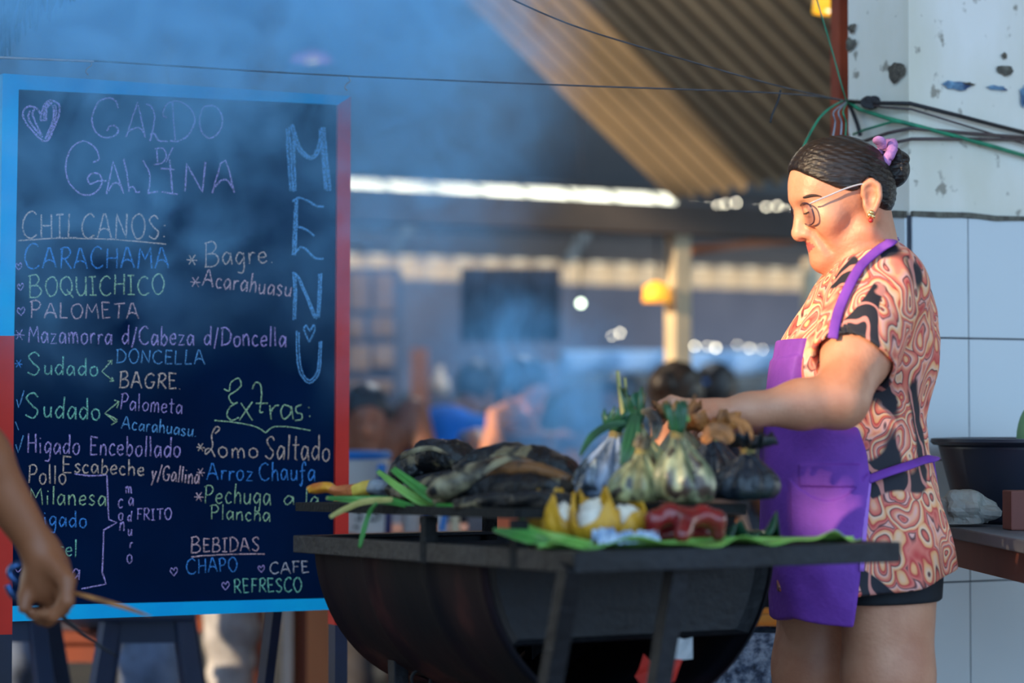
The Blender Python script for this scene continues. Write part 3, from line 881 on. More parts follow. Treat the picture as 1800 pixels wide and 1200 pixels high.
m_ = MB()
random.seed(5)
rows_ = []
for i in range(25):
    rows_.append([gp(AC - .19 + .38 * i / 24, DB0 + .03 + (DB1 - DB0 - .06) * j / 30, ZD - .10 + random.uniform(-.014, .014)) for j in range(31)])
m_.sheet(rows_); o = m_.build('charcoal', soot, grill); o['kind'] = 'stuff'
for k, (a, b, a2, b2) in enumerate(((.0, .012, .02, .34), (.19, .05, .115, .18), (.44, .5, .42, .5), (.14, .86, .16, .84), (.42, .9, .42, .84))):
    m_ = MB()
    p, q = gp(a, b, ZR - .02), gp(a2, b2, 0.0)
    m_.bar(p, q, .026, .026, up=U1, ch=.002)
    m_.build('leg', iron, grill)
m_ = MB()
hk = gp(AC - DR * math.cos(1.05) , .80, ZD - DR * math.sin(1.05))
m_.tube([hk + Vector((math.cos(t) * .016, 0, math.sin(t) * .016 - .012)) for t in [x * .35 for x in range(19)]], .003, 8)
m_.build('hook', iron, grill)
pq = Vector(at(1180, 1166, 3.66))
pk_w = mat('white_paper', (220, 222, 226), (196, 200, 208), scale=12, rough=.6); pk_r = mat('red_printed_paper', (214, 60, 50), (190, 44, 40), scale=12, rough=.5)
r_ = random.Random(2)
m_ = MB()
m_.sheet([[pq + Vector((x * .030 - .012 + .010 * v, -.012 * v + r_.uniform(-.004, .004), .030 * v + r_.uniform(-.004, .004) + .012 * abs(math.sin(x * 5)))) for x in (-1, -.6, -.2, .2, .6, 1)] for v in (-1.2, -.6, 0)])
paper = m_.build('paper_packet', pk_r, None, solid=.002)
tag(paper, 'torn red and white paper packet lying in the open belly of the drum', 'packet')
m_ = MB()
m_.sheet([[pq + Vector((x * .020 + .016, -.004 + r_.uniform(-.004, .004), .030 * v + .004 + r_.uniform(-.004, .004))) for x in (-1, -.4, .2, .8)] for v in (0, .5, 1.1)])
m_.build('white_lining', pk_w, paper, solid=.002)
# raised grate over the coals
RB0, RB1, RA0, RA1, ZG = .16, .935, 0.0, .37, 0.899
m_ = MB()
for a0, b0, a1, b1 in ((RA0, RB0, RA1, RB0), (RA0, RB0, RA0, RB1), (RA1, RB0, RA1, RB1), (RA0, RB1, RA1, RB1)):
    m_.bar(gp(a0, b0, ZG - .007), gp(a1, b1, ZG - .007), .012, .014)
grate = m_.build('raised_grate', soot, grill, label='soot blackened raised grate over the coals')
m_ = MB()
for i in range(44):
    b = RB0 + .01 + (RB1 - RB0 - .02) * i / 43
    m_.bar(gp(RA0, b, ZG - .004), gp(RA1, b, ZG - .004), .008, .006)
m_.build('bars', soot, grate)
for a, b in ((.006, .17), (.006, .455), (.36, .19), (.36, .56), (.36, .94)):
    MB().bar(gp(a, b, ZG - .016), gp(a, b, ZR - .03), .02, .018).build('leg', soot, grate)

# ================================================================== FOOD
char_m = mat('charred_leaf', (17, 20, 26), (10, 12, 16), scale=22, rough=0.42, bump=0.9, bscale=60, spots=((122, 108, 80), 18, .58))
char_tan = mat('scorched_tan_leaf', (150, 138, 108), (66, 58, 48), scale=30, rough=0.5, bump=0.5, bscale=60, c3=(24, 24, 26), contrast=(.38, .6), spots=((26, 26, 28), 22, .56))
char_brown = mat('browned_leaf_edge', (120, 78, 42), (34, 30, 28), scale=26, rough=0.5, bump=0.5, bscale=60, contrast=(.4, .62))
husk_y = mat('golden_husk', (235, 175, 40), (200, 105, 35), scale=26, rough=0.45, bump=0.3)
husk_o = mat('orange_brown_husk', (210, 130, 70), (170, 70, 40), scale=32, rough=0.45, bump=0.3)
husk_p = mat('pale_yellow_husk', (225, 200, 90), (200, 165, 60), scale=30, rough=0.45)
ash_m = mat('ash_grey_leaf', (150, 160, 172), (70, 76, 88), scale=36, rough=0.4, bump=0.3)
leaf_g = mat('fresh_green_leaf', (70, 150, 60), (44, 112, 50), scale=14, rough=0.35, sss=0.0, stretch=(1, 1, 1), coat=.2)
leaf_l = mat('light_green_leaf', (140, 190, 90), (100, 160, 70), scale=14, rough=0.35, coat=.2)
leaf_d = mat('dark_green_leaf', (36, 88, 58), (24, 62, 46), scale=14, rough=0.4, coat=.2)
stalk_y = mat('yellowed_stalk', (190, 180, 110), (150, 140, 70), scale=20, rough=0.5)
def noise_bend(seed, amp):
    r_ = random.Random(seed)
    ph = [(r_.uniform(3, 11), r_.uniform(0, 6.28), r_.uniform(-1, 1)) for _ in range(5)]
    return lambda u, a: 1 + amp * sum(w * math.sin(f * u * 3 + q + (i + 1) * a) for i, (f, q, w) in enumerate(ph)) / 2
def wrap(name, spine, radii, m, seed, lab, cat, group=None, flat=.8, amp=.22, seg=20, sub=5, extra=None):
    """a wrapped roll: swept along a bent spine with a folded, uneven skin"""
    P = catmull([tuple(p) for p in spine], sub)
    n = len(P); wob_ = noise_bend(seed, amp)
    R_ = np.interp(np.linspace(0, 1, n), np.linspace(0, 1, len(radii)), radii)
    m_ = MB()
    vs, fs = [], []
    for i in range(n):
        p = Vector(P[i]); d = (Vector(P[min(i + 1, n - 1)]) - Vector(P[max(i - 1, 0)])).normalized()
        nx = (ZZ - d * d.z).normalized(); ny = d.cross(nx)
        for k in range(seg):
            a = 2 * math.pi * k / seg
            r = R_[i] * wob_(i / n, a)
            vs.append(p + nx * math.cos(a) * r * flat + ny * math.sin(a) * r)
    for i in range(n - 1):
        for k in range(seg):
            fs.append((i * seg + k, i * seg + (k + 1) % seg, (i + 1) * seg + (k + 1) % seg, (i + 1) * seg + k))
    fs += [tuple(range(seg - 1, -1, -1)), tuple(range((n - 1) * seg, n * seg))]
    m_.add(vs, fs)
    if isinstance(m, list):                  # bands of colour along its length
        tot = len(m_.f)
        cuts = m[1]; mats_ = m[0]
        for j in range((n - 1) * seg):
            u = (j // seg) / (n - 1)
            m_.m[j] = sum(u > c for c in cuts)
        m_.m[-1] = len(mats_) - 1
        o = m_.build(name, mats_, None, smooth=True)
    else:
        o = m_.build(name, m, None, smooth=True)
    return tag(o, lab, cat, group)
FG = 'charred leaf rolls heaped on the grate'
def gz(px, y, z): 
    """point at height z above the ground seen at column px and distance y"""
    p = at(px, 735, y); p.z = z
    return p
wrap('leaf_wrapped_fish', [gz(694, 3.86, .905), at(722, 826, 3.84), at(752, 806, 3.84), at(800, 806, 3.8), at(840, 822, 3.78)], [.016, .034, .038, .036, .014], char_m, 1, 'black charred leaf roll highest at the far end of the heap', 'fish parcel', FG, amp=.25)
wrap('leaf_wrapped_fish', [at(800, 826, 3.74), at(860, 812, 3.72), at(930, 812, 3.68), at(985, 828, 3.62), at(1000, 848, 3.6)], [.014, .03, .034, .03, .014], char_m, 2, 'long blackened leaf roll along the top of the heap beside the smoke', 'fish parcel', FG)
wrap('leaf_wrapped_fish', [at(757, 868, 3.56), at(775, 858, 3.55), at(812, 844, 3.55), at(848, 826, 3.56), at(880, 812, 3.57)], [.010, .021, .022, .019, .008], char_tan, 3, 'pale tan scorched leaf roll slanting across the front of the heap', 'fish parcel', FG, amp=.16)
wrap('leaf_wrapped_fish', [at(836, 842, 3.56), at(890, 826, 3.54), at(940, 826, 3.5), at(1000, 842, 3.46)], [.010, .016, .016, .008], char_brown, 4, 'brown edged leaf roll lying slantwise above the darkest rolls', 'fish parcel', FG, amp=.2)
wrap('leaf_wrapped_fish', [at(770, 882, 3.6), at(840, 868, 3.56), at(920, 858, 3.5), at(990, 862, 3.44)], [.012, .026, .028, .02], char_m, 5, 'dark leaf roll under the pale tan one at the front', 'fish parcel', FG)
wrap('leaf_wrapped_fish', [at(690, 872, 3.75), at(730, 862, 3.74), at(790, 852, 3.7), at(850, 856, 3.66)], [.010, .024, .028, .02], char_m, 6, 'dark leaf roll partly hidden behind the slanting green leaf ribs', 'fish parcel', FG)
wrap('leaf_wrapped_fish', [at(800, 886, 3.5), at(870, 882, 3.46), at(950, 880, 3.4), at(1010, 882, 3.36)], [.008, .017, .018, .012], char_m, 7, 'thin black leaf roll lowest on the near edge of the grate', 'fish parcel', FG)
wrap('husk_wrapped_fish', [at(541, 862, 3.84), at(552, 858, 3.84), at(575, 856, 3.83), at(592, 863, 3.82), at(618, 862, 3.81), at(645, 858, 3.8), at(668, 858, 3.78), at(690, 862, 3.76), at(716, 866, 3.72)],
     [.006, .010, .011, .0085, .013, .017, .017, .016, .012], [[husk_y, husk_o, husk_p, ash_m, char_tan], [.30, .52, .68, .86]], 8, 'golden yellow twisted husk roll poking out over the tip of the grate', 'fish parcel', amp=.2)
def strip(name, pts, widths, m, lab, side=None, cat='leaf', rib=True, fold=.25):
    """a leaf strip: blade either side of a rib, slightly folded"""
    P = [Vector(p) for p in catmull([tuple(p) for p in pts], 6)]
    n = len(P); Wd = np.interp(np.linspace(0, 1, n), np.linspace(0, 1, len(widths)), widths)
    rows_ = []
    for i in range(n):
        d = (P[min(i + 1, n - 1)] - P[max(i - 1, 0)]).normalized()
        sd = Vector(side) if side is not None else d.cross(Vector((0, -1, .35)))
        sd = (sd - d * sd.dot(d)).normalized(); up_ = sd.cross(d)
        w = Wd[i] / 2
        rows_.append([P[i] - sd * w + up_ * w * fold, P[i] - sd * w * .5 + up_ * w * fold * .4, P[i], P[i] + sd * w * .5 + up_ * w * fold * .4, P[i] + sd * w + up_ * w * fold])
    m_ = MB(); m_.sheet(rows_)
    m_.tube([p + Vector((0, -.001, 0)) for p in P], [max(w_ * .09, .0012) for w_ in Wd], 6)
    return tag(m_.build(name, m, None, smooth=True, solid=.0012), lab, cat)
strip('torn_leaf', [at(664, 828, 3.72), at(700, 856, 3.68), at(735, 878, 3.66), at(760, 890, 3.64)], [.007, .012, .016, .008], leaf_l, 'light green leaf rib slanting down beside the yellow husk roll')
strip('torn_leaf', [at(690, 824, 3.69), at(722, 848, 3.66), at(752, 870, 3.63), at(780, 892, 3.6)], [.009, .014, .018, .008], leaf_g, 'green leaf rib slanting across the heap just before the pale roll')
strip('torn_leaf', [at(574, 875, 3.78), at(620, 878, 3.74), at(680, 880, 3.68), at(728, 891, 3.64)], [.006, .012, .014, .006], leaf_g, 'green leaf strip lying flat below the yellow husk roll')
strip('torn_leaf', [at(580, 909, 3.68), at(604, 896, 3.68), at(640, 882, 3.67), at(690, 878, 3.65)], [.006, .009, .010, .008], stalk_y, 'pale dried leaf strip drooping over the grate edge')
strip('torn_leaf', [at(632, 962, 3.66), at(640, 930, 3.66), at(650, 900, 3.66), at(662, 884, 3.65)], [.005, .008, .007, .005], leaf_g, 'thin green leaf strip dangling down in front of the rim')
strip('torn_leaf', [at(765, 886, 3.56), at(790, 891, 3.54), at(815, 888, 3.53), at(842, 880, 3.52)], [.004, .010, .010, .004], leaf_g, 'short curled green leaf strip below the pale tan roll')

strip('torn_leaf', [at(862, 806, 3.68), at(910, 806, 3.63), at(960, 822, 3.58), at(1002, 845, 3.52)], [.004, .009, .008, .004], char_brown, 'brown leaf edge running down the right end of the charred heap')
strip('torn_leaf', [at(704, 806, 3.80), at(728, 792, 3.79), at(760, 788, 3.78), at(792, 800, 3.74)], [.003, .008, .008, .003], char_tan, 'tan leaf edge along the top of the highest charred roll')
strip('torn_leaf', [at(846, 836, 3.51), at(870, 816, 3.52), at(900, 806, 3.54), at(924, 812, 3.54)], [.004, .010, .010, .004], char_tan, 'scorched tan leaf flap folded over the middle of the charred heap')
# ---- tied leaf bundles
par_m = mat('steamed_leaf_olive', (172, 170, 120), (92, 92, 62), scale=42, rough=0.35, bump=0.25, stretch=(1, 1, .18), c3=(40, 40, 34), contrast=(.36, .62), coat=.3, spots=((44, 40, 34), 30, .56))
par_g = mat('steamed_leaf_grey_green', (160, 165, 130), (84, 94, 70), scale=42, rough=0.3, bump=0.25, stretch=(1, 1, .18), c3=(44, 40, 44), contrast=(.36, .6), coat=.4, spots=((48, 40, 36), 30, .55))
par_s = mat('wet_silvery_leaf', (150, 165, 190), (60, 74, 92), scale=46, rough=0.22, bump=0.3, stretch=(1, 1, .2), c3=(210, 205, 190), contrast=(.4, .62), coat=.5, spots=((40, 48, 56), 34, .54))
par_b = mat('burnt_leaf_bundle', (26, 34, 46), (16, 20, 28), scale=26, rough=0.4, bump=0.5, c3=(120, 120, 96), contrast=(.5, .74), coat=.2)
dry_m = mat('dry_orange_leaf', (190, 120, 60), (110, 70, 44), scale=26, rough=0.6, bump=0.4, c3=(60, 48, 40), contrast=(.4, .64))
string_m = mat('plant_fibre_tie', (150, 135, 80), (110, 95, 60), scale=40, rough=0.8)
def bundle(base, w, h, m, top_m, seed, lab, neck=.62, tie=True, lean=(0, 0), top_h=.3, stalks=(), topw=.5):
    """pear-shaped leaf bundle gathered and tied at the neck; parts: wrapper, tie, leaf top, stalks"""
    b = Vector(base); r_ = random.Random(seed)
    root = thing('leaf_bundle', lab, 'food parcel', tuple(b))
    npl = r_.choice((9, 10, 11)); ph = r_.uniform(0, 6)
    irr = [(r_.randint(2, 5), r_.uniform(0, 6.28), r_.uniform(.02, .05)) for _ in range(3)]
    def wob(a, hh):
        u = hh / h
        return 1 + (.05 + .10 * u) * math.sin(npl * a + ph) * (.4 + .6 * min(1, u * 2)) + sum(q * math.sin(k * a + p + u * 3) for k, p, q in irr)
    m_ = MB()
    R_ = w / 2
    prof = [(.02, 0.002), (R_ * .62, .004), (R_ * .86, h * .06), (R_ * .98, h * .18), (R_, h * .30), (R_ * .93, h * .45), (R_ * .74, h * .6), (R_ * .48, h * .75), (R_ * .27, h * .88), (R_ * .17, h * 0.97), (R_ * .14, h)]
    m_.lathe(prof, b, 66, wob=wob)
    o1 = m_.build('wrapper', m, root, smooth=True)
    if tie:
        m_ = MB()
        for dz in (-.003, .002):
            m_.tube([b + Vector((math.cos(t) * R_ * .19, math.sin(t) * R_ * .19, h * .965 + dz + .002 * math.sin(t * 2))) for t in [x * 2 * math.pi / 18 for x in range(19)]], .0022, 6)
        m_.build('tie', string_m, root, smooth=True)
    m_ = MB()
    tops = [(R_ * .13, h * .985), (R_ * .22, h * (1 + top_h * .25)), (R_ * topw * .8, h * (1 + top_h * .6)), (R_ * topw, h * (1 + top_h))]
    m_.lathe(tops, b, 40, wob=lambda a, hh: 1 + .22 * math.sin(5 * a + seed) + .12 * math.sin(9 * a + seed * 2))
    for v in range(len(m_.v)):
        x, y, z = m_.v[v]; 
        if z > b.z + h * (1 + top_h * .5): m_.v[v] = (x, y, z + r_.uniform(-.010, .012))
    m_.build('leaf_top', top_m, root, smooth=True, solid=.0015)
    for (p0, p1, p2, r0) in stalks:
        MB().tube(catmull([tuple(p0), tuple(p1), tuple(p2)], 5), [r0 * (1 - .04 * i) for i in range(11)], 8).build('stalk', stalk_y, root, smooth=True)
    # lean: shear the whole bundle a little about its base
    if lean != (0, 0):
        for ch in root.children:
            for v in ch.data.vertices:
                f = (v.co.z - b.z)
                v.co.x += lean[0] * f; v.co.y += lean[1] * f
    return root
bundle(gz(1206, 3.40, ZG), .088, .100, par_g, leaf_d, 21, 'tallest tied leaf bundle at the front, grey green with a green leaf top', lean=(-.12, 0), top_h=.36, topw=.34)
bundle(gz(1114, 3.42, ZG), .082, .076, par_m, char_tan, 22, 'squat olive leaf bundle between the yellow plantains and the tallest bundle', lean=(.15, 0), top_h=.2, topw=.3)
bundle(gz(1052, 3.58, ZG), .090, .100, par_s, leaf_d, 23, 'shiny silvery leaf bundle nearest the smoke', lean=(.26, 0), top_h=.30, topw=.5)
bundle(gz(1132, 3.62, ZG), .100, .112, par_m, leaf_d, 24, 'leaf bundle at the back with two long pale stalks standing up', lean=(-.10, 0), top_h=.42, topw=.34,
       stalks=((at(1112, 745, 3.62), at(1109, 700, 3.62), at(1108, 652, 3.62), .0042), (at(1118, 745, 3.62), at(1119, 705, 3.62), at(1120, 664, 3.63), .003)))
bundle(gz(1200, 3.66, ZG), .10, .115, char_tan, dry_m, 25, 'brown scorched leaf bundle under the cook\'s fingers', lean=(-.05, 0), top_h=.2, topw=.6)
bundle(gz(1262, 3.62, ZG), .10, .095, par_b, dry_m, 26, 'burnt leaf bundle with a dry orange leaf crown under the cook\'s wrist', lean=(-.1, 0), top_h=.3, topw=.75)
bundle(gz(1306, 3.52, ZG), .096, .075, par_b, par_b, 27, 'nearly black leaf bundle beside the purple apron', lean=(.10, 0), top_h=.25, topw=.7)
strip('torn_leaf', [at(1020, 800, 3.5), at(1040, 768, 3.52), at(1070, 748, 3.54), at(1100, 742, 3.55)], [.004, .012, .012, .006], leaf_d, 'dark arched leaf blade over the silvery bundle')
strip('torn_leaf', [at(1118, 728, 3.52), at(1112, 760, 3.5), at(1104, 790, 3.48), at(1094, 818, 3.47)], [.010, .024, .022, .008], leaf_d, 'drooping dark green leaf blade between the silvery and olive bundles')
strip('torn_leaf', [at(1128, 722, 3.56), at(1146, 728, 3.55), at(1154, 748, 3.54), at(1150, 772, 3.53)], [.006, .018, .02, .008], char_tan, 'curled pale leaf end beside the long stalks')
strip('torn_leaf', [at(1236, 778, 3.46), at(1252, 760, 3.46), at(1272, 762, 3.46), at(1284, 778, 3.46)], [.008, .026, .028, .012], dry_m, 'curled orange dry leaf in front of the burnt bundles')
strip('torn_leaf', [at(1292, 740, 3.52), at(1306, 748, 3.52), at(1312, 768, 3.52), at(1304, 790, 3.52)], [.006, .018, .02, .008], dry_m, 'brown dry leaf curl beneath the cook\'s forearm')
strip('torn_leaf', [at(1206, 742, 3.4), at(1198, 720, 3.4), at(1192, 708, 3.4)], [.012, .012, .003], leaf_l, 'small light green leaf tip on the tallest bundle')
strip('torn_leaf', [at(1200, 745, 3.42), at(1214, 715, 3.42), at(1222, 694, 3.42)], [.008, .007, .003], dry_m, 'thin orange leaf tip beside the cook\'s knuckles')

# ---- split yellow plantains, peeled corn-coloured skins over a white filling
plant_y = mat('mustard_plantain_skin', (206, 152, 36), (160, 112, 26), scale=24, rough=0.45, bump=0.2, c3=(96, 72, 26), contrast=(.45, .7))
cream_m = mat('white_filling', (235, 228, 210), (205, 196, 186), scale=40, rough=0.35)
def plantain(px, y, w, h, seed, lab):
    b = gz(px, y, ZR - .001)
    r_ = random.Random(seed)
    root = thing('stuffed_plantain', lab, 'plantain', tuple(b), 'split plantains on the banana leaf')
    m_ = MB(); R_ = w / 2; ph = r_.uniform(0, 6)
    # skin: a rounded, lumpy body torn open in front; the torn rim stands up in uneven tongues
    r1, r2, r3 = (r_.uniform(0, 6) for _ in range(3))
    ncol, nrow = 40, 16
    vs, fs = [], []
    for i in range(nrow + 1):
        u = i / nrow
        for k in range(ncol):
            a = 2 * math.pi * k / ncol
            front = max(0, math.cos(a + math.pi / 2 - .35 * math.sin(r1))) ** 2          # 1 where it is torn open
            tong = .5 + .5 * math.sin(3 * a + r2)
            rim_h = (.60 + .40 * tong ** 1.4 + .06 * math.sin(7 * a + r3)) * (1 - .42 * front)
            z = h * rim_h * u
            t_ = z / h
            rr = R_ * (.30 + .78 * math.sin(min(1, t_ * 2.2 + .12) * math.pi / 2) - .52 * max(0, t_ - .42) ** 1.1) * (1 + .05 * math.sin(4 * a + ph) + .04 * math.sin(9 * a + r1 + t_ * 8))
            vs.append(b + Vector((math.cos(a) * rr, math.sin(a) * rr, z + .001)))
    for i in range(nrow):
        for k in range(ncol): fs.append((i * ncol + k, i * ncol + (k + 1) % ncol, (i + 1) * ncol + (k + 1) % ncol, (i + 1) * ncol + k))
    fs.append(tuple(range(ncol - 1, -1, -1)))
    m_.add(vs, fs)
    m_.build('skin', plant_y, root, smooth=True, solid=.003)
    m_ = MB(); wob_ = noise_bend(seed, .2)
    m_.ball(b + ZZ * h * .44 + Vector((0, -R_ * .06, 0)), (R_ * .78, R_ * .78, h * .36), 20, 12, wob=lambda d: wob_(d.z, math.atan2(d.y, d.x)))
    m_.build('filling', cream_m, root, smooth=True)
    return root
plantain(960, 3.42, .054, .082, 31, 'yellow split plantain at the far left tip of the cluster, leaning on the stalk')
plantain(992, 3.36, .054, .076, 32, 'yellow split plantain with a tall white split, second from the leaf stalk')
plantain(1044, 3.33, .066, .078, 33, 'largest yellow split plantain, in the middle of the cluster')
plantain(1098, 3.37, .066, .070, 34, 'rounded yellow plantain next to the dark red meat')
plantain(1010, 3.46, .05, .072, 35, 'yellow split plantain standing behind the others')
# crumpled clear plastic
def crumple(name, c, r, seed, m, lab, cat, rough_=.35, seg=44):
    r_ = random.Random(seed)
    dirs = [Vector((r_.gauss(0, 1), r_.gauss(0, 1), r_.gauss(0, 1))).normalized() for _ in range(70)]
    amp = [r_.uniform(-1, 1) for _ in dirs]
    def wob(d):
        s = 0
        for q, a in zip(dirs, amp): s += a * max(0, 1 - math.acos(max(-1, min(1, d.dot(q)))) / .42)
        return max(.35, 1 + rough_ * s)
    m_ = MB(); m_.ball(c, r, seg, seg // 2, wob=wob)
    zmin = c[2] - r[2] * .55
    m_.v = [(x, y, max(z, zmin)) for x, y, z in m_.v]
    return tag(m_.build(name, m, None, smooth=False), lab, cat)
plas = mat('bluish_plastic_film', (190, 208, 228), (130, 155, 190), scale=40, rough=0.15, coat=.6)
r_ = random.Random(41); rows_ = []
p0, p1 = gz(1046, 3.27, ZR + .003), gz(1156, 3.29, ZR + .003)
for i in range(31):
    u = i / 30; wd = .022 * (1 - .75 * max(0, u - .55) / .45) * min(1, .4 + 4 * u)
    rows_.append([p0.lerp(p1, u) + U2 * ((v / 10 - .5) * 2 * wd + r_.uniform(-.002, .002)) + U1 * r_.uniform(-.002, .002) + ZZ * max(0, (.006 + .016 * math.sin(math.pi * v / 10) * (1 - .3 * u)) * r_.uniform(.35, 1.3)) for v in range(11)])
m_ = MB(); m_.sheet(rows_)
tag(m_.build('plastic_wrap', plas, None, solid=.0006), 'crumpled bluish clear plastic lying before the plantains', 'plastic wrap')
# dark red meat: a looped glossy coil
meat_m = mat('dark_red_glazed_meat', (128, 26, 32), (74, 14, 22), scale=26, rough=0.25, bump=0.2, coat=.5, c3=(170, 60, 50), contrast=(.42, .72))
def meat_fn(pts, rr):
    def fn(P):
        d = None
        for st, r in zip(pts, rr):
            e = s_chain(P, st, r, .006)
            d = e if d is None else smin(d, e, .010)
        return d
    return fn
M1 = [at(1146, 938, 3.33), at(1150, 914, 3.33), at(1176, 902, 3.34), at(1198, 908, 3.34), at(1202, 936, 3.32)]
M2 = [at(1198, 940, 3.31), at(1206, 914, 3.33), at(1234, 905, 3.35), at(1258, 914, 3.36), at(1262, 938, 3.36)]
M3 = [at(1150, 940, 3.36), at(1200, 932, 3.38), at(1258, 936, 3.40)]
lo_ = np.array([min(p[i] for p in M1 + M2 + M3) - .03 for i in range(3)]); hi_ = np.array([max(p[i] for p in M1 + M2 + M3) + .03 for i in range(3)])
lo_[2] = ZR + .001
mt = sdf_obj('smoked_meat', lambda P: smax(meat_fn([M1, M2, M3], [[.010, .013, .014, .013, .010], [.011, .013, .014, .014, .010], [.012, .016, .012]])(P), ZR + .0005 - P[:, 2], .002), lo_ - .006, hi_, .0022, meat_m)
tag(mt, 'glossy dark red looped piece of meat on the banana leaf', 'meat')
# ---- the banana leaf spread over the front shelf
def leaf_sheet(name, a0, a1, b0, b1, seed, m, lab, z0, wav=.010, over=.02):
    r_ = random.Random(seed); rows_ = []
    na, nb2 = 60, 14
    for i in range(na + 1):
        u = i / na
        taper = min(1, .25 + 3 * u) * min(1, .35 + 3.2 * (1 - u))
        row = []
        for j in range(nb2 + 1):
            v = j / nb2
            b = (b0 + b1) / 2 + (v - .5) * (b1 - b0) * taper
            edge = max(0, 1 - v * 4)
            zz = z0 + wav * (edge * (.4 + .9 * math.sin(u * 21 + seed) * .6 + .4 * math.sin(u * 37 + 1)) + .25 * math.sin(u * 9 + v * 6)) + .004
            row.append(gp(a0 + (a1 - a0) * u + .006 * math.sin(v * 9 + u * 5), b, max(z0 + .0012, zz)))
        rows_.append(row)
    m_ = MB(); m_.sheet(rows_)
    mid_ = [r[nb2 // 2] + ZZ * .002 for r in rows_]
    o = m_.build(name, m, None, smooth=True, solid=.0012)
    tag(o, lab, 'banana leaf')
    rb = MB(); rb.tube(mid_, .003, 8); rb.build('midrib', leaf_l, o, smooth=True)
    return o
leaf_sheet('banana_leaf', -.012, .50, -.008, .15, 3, leaf_l, 'light green banana leaf with a wavy near edge under the plantains and meat', ZR)
leaf_sheet('banana_leaf', .19, .44, .10, .27, 9, leaf_d, 'dark green folded leaf lying behind the meat towards the apron', ZR + .004, wav=.024)
strip('torn_leaf', [at(868, 931, 3.36), at(900, 938, 3.33), at(935, 945, 3.30), at(962, 952, 3.27)], [.005, .014, .022, .012], leaf_g, 'bright green leaf end sticking out at the inner corner of the shelf')
strip('torn_leaf', [at(901, 897, 3.42), at(918, 914, 3.38), at(938, 934, 3.34), at(985, 950, 3.28), at(1040, 957, 3.24)], [.005, .007, .012, .02, .008], leaf_l, 'leaf stalk standing up at the tip of the yellow plantains')
# ================================================================== THE COOK
WO = Vector((0.579, 4.1, 0.0))
def Lp(px, py, y=0.0):
    p = at(px, py, 4.1 + y) - WO
    return np.array((p.x, p.y, p.z), dtype=np.float32)
def xw(V): return V + np.float32((WO.x, WO.y, WO.z))
K = 1 / 1036.0
def zpx(py): return H + (735 - py) * K
def xpx(px): return (px - 1500) * K
cook = thing('person', 'woman in an orange paisley tunic and purple apron reaching over the grill', 'person', tuple(WO))
skin = mat('warm_brown_skin', (204, 146, 116), (184, 122, 94), scale=14, rough=0.48, bump=0.12, bscale=160, sss=.04)
lip_m = mat('rose_lips', (190, 104, 96), (178, 92, 88), scale=30, rough=0.6, spec=.2)
brow_m = mat('dark_brow', (62, 44, 36), (48, 34, 30), scale=60, rough=0.8)
hair_m = mat('black_brown_hair', (18, 16, 19), (38, 29, 26), scale=30, rough=0.40, stretch=(.35, 4, 5), bump=0.45, bscale=40, detail=3)
